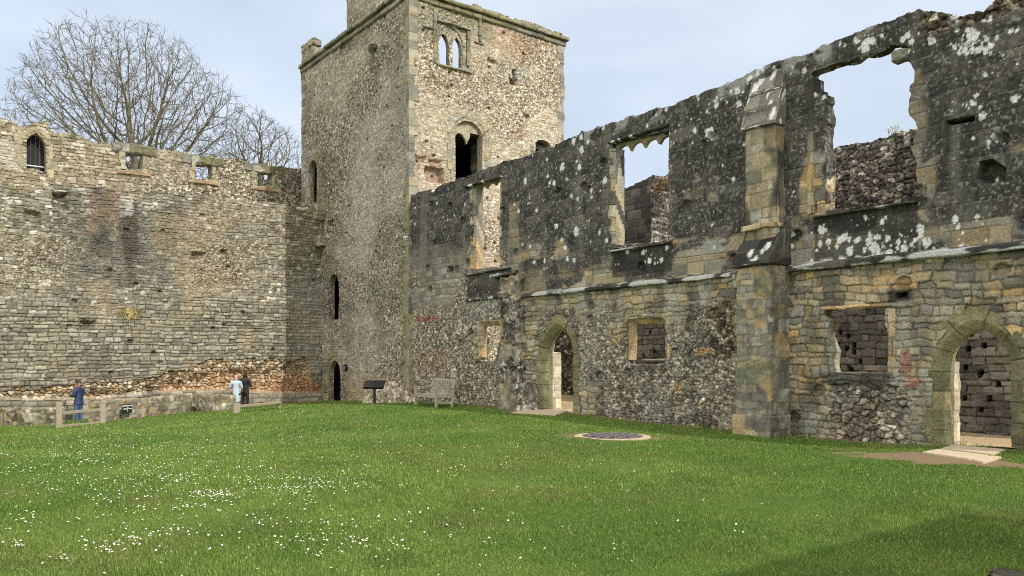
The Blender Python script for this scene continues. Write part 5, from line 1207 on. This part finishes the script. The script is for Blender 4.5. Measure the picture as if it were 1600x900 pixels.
# ------------------------------------------------------------------ TREES
BARK = plain('bark', (104, 98, 80), .9, .35, 3); TWIG = plain('twig_bark', (98, 90, 74), .9, .25, 3)
def tube_mesh(segs):
    V = []; Fc = []
    for pts, rad in segs:
        n = 6 if rad[0] > .08 else 4 if rad[0] > .02 else 3
        prev = None; a = None
        for i, (p, r) in enumerate(zip(pts, rad)):
            d = (pts[min(i+1, len(pts)-1)]-pts[max(i-1, 0)]).normalized()
            a = d.orthogonal().normalized() if a is None else (a-d*a.dot(d)).normalized(); b = d.cross(a); k = len(V)
            for j in range(n):
                t = 2*math.pi*j/n; V.append(p+(a*math.cos(t)+b*math.sin(t))*r)
            if prev is not None:
                for j in range(n): Fc.append((prev+j, prev+(j+1) % n, k+(j+1) % n, k+j))
            prev = k
    return V, Fc
def tree(name, base, lab, fork, rad, seed, env, dist, depth, n_att, seg=.36, grp=None):
    """branches grow towards points spread through the crown's volume, so limbs fan out and never cross in bundles"""
    from mathutils.kdtree import KDTree
    rnd = random.Random(seed)
    envw = [((x-800)*dist/F, EYE+(HZ-y)*dist/F) for x, y in env]
    xs = [p[0] for p in envw]; zs = [p[1] for p in envw]; r0 = (base[0]*cc+base[1]*ss)
    right = Vector((cc, ss, 0)); fw = Vector((-ss, cc, 0))
    cx_ = (min(xs)+max(xs))/2; hw = (max(xs)-min(xs))/2; zb_ = min(zs); ht = max(zs)-zb_
    att = []
    while len(att) < n_att:
        x = rnd.uniform(min(xs), max(xs)); z = rnd.uniform(zb_, max(zs)); y = rnd.uniform(-1, 1)
        q = ((x-cx_)/hw)**2+y*y+max(0, (z-zb_)/ht-.1)**2
        if q > 1.15 or (q < .3 and rnd.random() < .4): continue
        if not pip(np.array([x]), np.array([z]), envw)[0]: continue
        att.append(right*(x-r0)+fw*y*depth+Vector((0, 0, z-base[2])))
    nodes = [Vector((0, 0, -.5))]; par = [-1]
    for k in range(1, int(fork/seg)+2): nodes.append(Vector((.05*math.sin(k*.7), .05*math.cos(k*.9), k*seg-.5))); par.append(k-1)
    first = max(0, len(nodes)-6); nk = {}
    for it in range(90):
        kd = KDTree(len(nodes))
        for k, p in enumerate(nodes): kd.insert(p if k >= first else Vector((0, 0, -500)), k)
        kd.balance(); pull = {}; alive = []
        for a in att:
            co, k, d = kd.find(a)
            if d < seg*1.25: continue
            alive.append(a); v = pull.setdefault(k, Vector((0, 0, 0))); v += (a-co)/max(d, .1)
        att = alive
        if not att: break
        new = 0
        for k, v in pull.items():
            if v.length < .05 or nk.get(k, 0) >= 3: continue
            prev = (nodes[k]-nodes[par[k]]).normalized() if par[k] >= 0 else Vector((0, 0, 1))
            d = (v.normalized()+prev*.55+Vector((rnd.gauss(0, .13), rnd.gauss(0, .13), rnd.gauss(0, .13)+.06))).normalized()
            q_ = nodes[k]+d*seg
            if k != par[k] and kd.find(q_)[2] < seg*.55: nk[k] = nk.get(k, 0)+1; continue
            nk[k] = nk.get(k, 0)+1; nodes.append(q_); par.append(k); new += 1
        if not new or len(nodes) > 16000: break
    n = len(nodes); kids = [[] for _ in range(n)]
    for k in range(1, n): kids[par[k]].append(k)
    tips = [.0]*n
    for k in range(n-1, -1, -1): tips[k] = max(1.0, sum(tips[c] for c in kids[k]))
    rr_ = [max(.0085, rad*(t/tips[0])**.54) for t in tips]
    chains = []; st = [0]; seen = set()
    starts = [(0, None)]
    while starts:
        k, pk = starts.pop(); pts = []; rs = []
        if pk is not None: pts.append(nodes[pk].copy()); rs.append(min(rr_[pk], rr_[k]*1.15))
        c = k
        while True:
            pts.append(nodes[c].copy()); rs.append(rr_[c])
            if not kids[c]: break
            m = max(kids[c], key=lambda q: tips[q])
            for o in kids[c]:
                if o != m: starts.append((o, c))
            c = m
        chains.append((pts, rs))
    tw = []
    for k in range(first+8, n):
        if rr_[k] > .045: continue
        prev = (nodes[k]-nodes[par[k]]).normalized()
        for _ in range(4 if not kids[k] else (1 if rnd.random() < .9 else 0)):
            d = (prev+Vector((rnd.gauss(0, .45), rnd.gauss(0, .45), rnd.gauss(.12, .4)))).normalized(); L = rnd.uniform(.3, .75)
            p = nodes[k]; m = p+d*L*.5+Vector((0, 0, .03)); e = m+(d+Vector((rnd.gauss(0, .2), rnd.gauss(0, .2), .2))).normalized()*L*.5
            tw.append(([p.copy(), m, e], [.010, .009, .007]))
    tr = [c for c in chains if c[1][0] > rad*.75][:1]; big = [c for c in chains if c not in tr and c[1][0] > .035]; small = [c for c in chains if c not in tr and c[1][0] <= .035]
    root = empty(name, base, label=lab, cat='tree', group=grp)
    for nm, ch, mt in (('trunk', tr, BARK), ('limbs', big, BARK), ('crown', small+tw, TWIG)):
        V, Fc = tube_mesh(ch); me = bpy.data.meshes.new(nm); me.from_pydata(V, [], Fc); link(nm, me, mt, root)
    return root
def at(px, d, z): dx = (px-800)/F*d; return (dx*cc-d*ss, dx*ss+d*cc, z)
ENVA = [(22, 156), (34, 148), (36, 134), (58, 116), (72, 96), (66, 80), (92, 72), (114, 52), (140, 58), (165, 52), (195, 62), (222, 58), (250, 62), (285, 68), (304, 84), (318, 106), (342, 114), (346, 138), (384, 158), (372, 185), (360, 250), (300, 300), (120, 290), (60, 230), (28, 190)]
ENVB = [(345, 250), (360, 214), (372, 180), (398, 172), (420, 184), (440, 202), (458, 216), (474, 240), (474, 300), (360, 310)]
tree('bare_tree', at(222, 56, -1), 'large leafless spreading tree behind the left curtain wall', 9.2, .62, 5, ENVA, 56, 6.5, 6500)
tree('bare_tree', at(408, 62, -1), 'smaller leafless tree next to the tower, with finer twigs', 8.0, .34, 9, ENVB, 62, 3.5, 2400)
# ------------------------------------------------------------------ PLANTS ON THE WALLS
def tuft(name, p, r, n, col, lab, cat='plant', h=1.0, droop=0.0, wid=.3, seed=1):
    rnd = random.Random(seed); V = []; Fc = []
    for _ in range(n):
        a = rnd.random()*6.283; e = rnd.random()**.6*r; c = Vector((math.cos(a)*e, math.sin(a)*e*.7, rnd.random()*r*h*(1-.5*e/r)))
        s = r*wid*rnd.uniform(.5, 1.2); d = Vector((rnd.gauss(0, 1), rnd.gauss(0, 1), rnd.gauss(.4, 1)-droop)).normalized()*s; w = d.orthogonal().normalized()*s*(.35 if droop == 0 else .08); k = len(V)
        V += [c-w, c+d*.5+w*.6, c+d, c+d*.4-w]; Fc.append((k, k+1, k+2, k+3))
    me = bpy.data.meshes.new(name); me.from_pydata(V, [], Fc); o = link(name, me, plain(name+'_leaf', col, .7, .35, 15)); o.location = p; return tag(o, lab, cat)
x, z = onY(1398, 218, BY); tuft('wall_plant', (x, BY+.1, z-.05), .2, 260, (84, 120, 44), 'bright green plant growing on top of the far wall inside the great window', seed=2)
x, z = onY(1408, 212, BY); tuft('dry_stalks', (x-.2, BY+.1, z), .22, 60, (126, 130, 80), 'thin stalks sprouting beside the bright green wall plant', h=1.6, wid=.7, droop=-1, seed=3)
x, z = onY(586, 75, TY); tuft('wall_shrub', (x, TY-.12, z-.15), .30, 220, (62, 78, 40), 'dark green shrub rooted high in the shaded tower face below the cornice', seed=4)
y, z = onX(200, 490, LX); tuft('dry_grass_tuft', (LX+.12, y, z-.1), .5, 160, (176, 154, 104), 'straw coloured dry grass hanging on the curtain wall', droop=1.2, wid=.7, seed=5)
y, z = onX(115, 215, PX); tuft('moss_cushion', (PX-.1, y, z-.05), .3, 200, (92, 104, 44), 'green moss cushion on the parapet top right of the dark arched doorway', h=.5, seed=6)
x, z = onY(1040, 300, BY); tuft('dead_creeper', (x, BY+.3, z+.1), .6, 500, (112, 92, 60), 'brown withered creeper on the broken wall end inside the second tall window', wid=.25, seed=7)
for i, (px, py) in enumerate([(683, 8), (735, 22), (850, 62)]):
    y, z = onX(px, py, TX1); tuft('moss_cushion', (TX1-.1, y, TT+.3), .16, 160, (112, 116, 62), ['moss cushion on the tower cornice above the twin window', 'moss cushion along the middle of the sunlit tower cornice', 'moss cushion near the right end of the tower cornice'][i], h=.35, seed=25+i)
# blurred mossy rock close to the viewer
rp = onG(1584, 905)
rk = rough_box('mossy_rock', -.17, .17, -.14, .14, -.1, .07, None, lambda U, Z: tint(F_MOSSY(U, Z), .6*np.ones_like(U), lin(74, 70, 54)), .02, .05, 6, seed=77, rnd=.1); rk.location = rp; tag(rk, 'mossy grey rock lying on the shaded grass at the lower right corner', 'rock')
# ------------------------------------------------------------------ SKY, SUN, CAMERA
EL = math.radians(40); sdx, sdy = .978, .208       # horizontal direction towards the sun
w = bpy.data.worlds.new('World'); scn.world = w; w.use_nodes = True; nt = w.node_tree; nt.nodes.clear()
out = nt.nodes.new('ShaderNodeOutputWorld'); bg = nt.nodes.new('ShaderNodeBackground'); sky = nt.nodes.new('ShaderNodeTexSky')
sky.sky_type = 'NISHITA'; sky.sun_disc = False; sky.sun_elevation = EL; sky.sun_rotation = math.atan2(sdx, sdy); sky.air_density = 1.0; sky.dust_density = 2.5; sky.ozone_density = 1.2
tc = nt.nodes.new('ShaderNodeTexCoord'); mp = nt.nodes.new('ShaderNodeMapping'); mp.inputs['Scale'].default_value = (1, 1, 3.2); nz = nt.nodes.new('ShaderNodeTexNoise'); nz.inputs['Scale'].default_value = 2.2; nz.inputs['Detail'].default_value = 5; nz.inputs['Roughness'].default_value = .5
nt.links.new(tc.outputs['Generated'], mp.inputs['Vector']); nt.links.new(mp.outputs[0], nz.inputs['Vector'])
cr = ramp(nt, nz.outputs['Fac'], [(.3, (.5,)*3), (.7, (.85,)*3)])
skc = mixrgb(nt, sky.outputs[0], (6.5, 7.2, 8.2, 1), cr)
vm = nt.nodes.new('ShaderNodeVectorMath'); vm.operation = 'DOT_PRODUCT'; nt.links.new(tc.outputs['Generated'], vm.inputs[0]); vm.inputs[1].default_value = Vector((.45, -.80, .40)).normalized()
sky_fill = ramp(nt, vm.outputs['Value'], [(.05, (0, 0, 0)), (.75, (1, 1, 1))])
skc = mixrgb(nt, skc, (15.0, 14.6, 13.8, 1), sky_fill)      # unseen glow added behind the viewer to lift the shaded walls
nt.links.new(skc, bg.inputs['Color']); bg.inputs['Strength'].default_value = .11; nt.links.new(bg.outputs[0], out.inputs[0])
sl = bpy.data.lights.new('sun', 'SUN'); sl.energy = 2.9; sl.angle = math.radians(.6); sl.color = (1, .95, .87)
so = bpy.data.objects.new('sun', sl); C.objects.link(so)
dv = Vector((sdx*math.cos(EL), sdy*math.cos(EL), math.sin(EL))); so.rotation_euler = dv.to_track_quat('Z', 'Y').to_euler()
cam = bpy.data.cameras.new('camera'); co = bpy.data.objects.new('camera', cam); C.objects.link(co); scn.camera = co
co.location = (0, 0, EYE); co.rotation_euler = (math.radians(90), 0, math.atan2(ss, cc)); cam.sensor_width = 36; cam.lens = F/1600*36; cam.shift_y = (HZ-450)/1600; cam.clip_start = .1; cam.clip_end = 3000
scn.view_settings.view_transform = 'Standard'; scn.view_settings.look = 'None'; scn.view_settings.gamma = 1; scn.view_settings.exposure = .35
scn.cycles.filter_width = 1.0; scn.cycles.max_bounces = 6; scn.cycles.diffuse_bounces = 3; scn.cycles.use_denoising = False
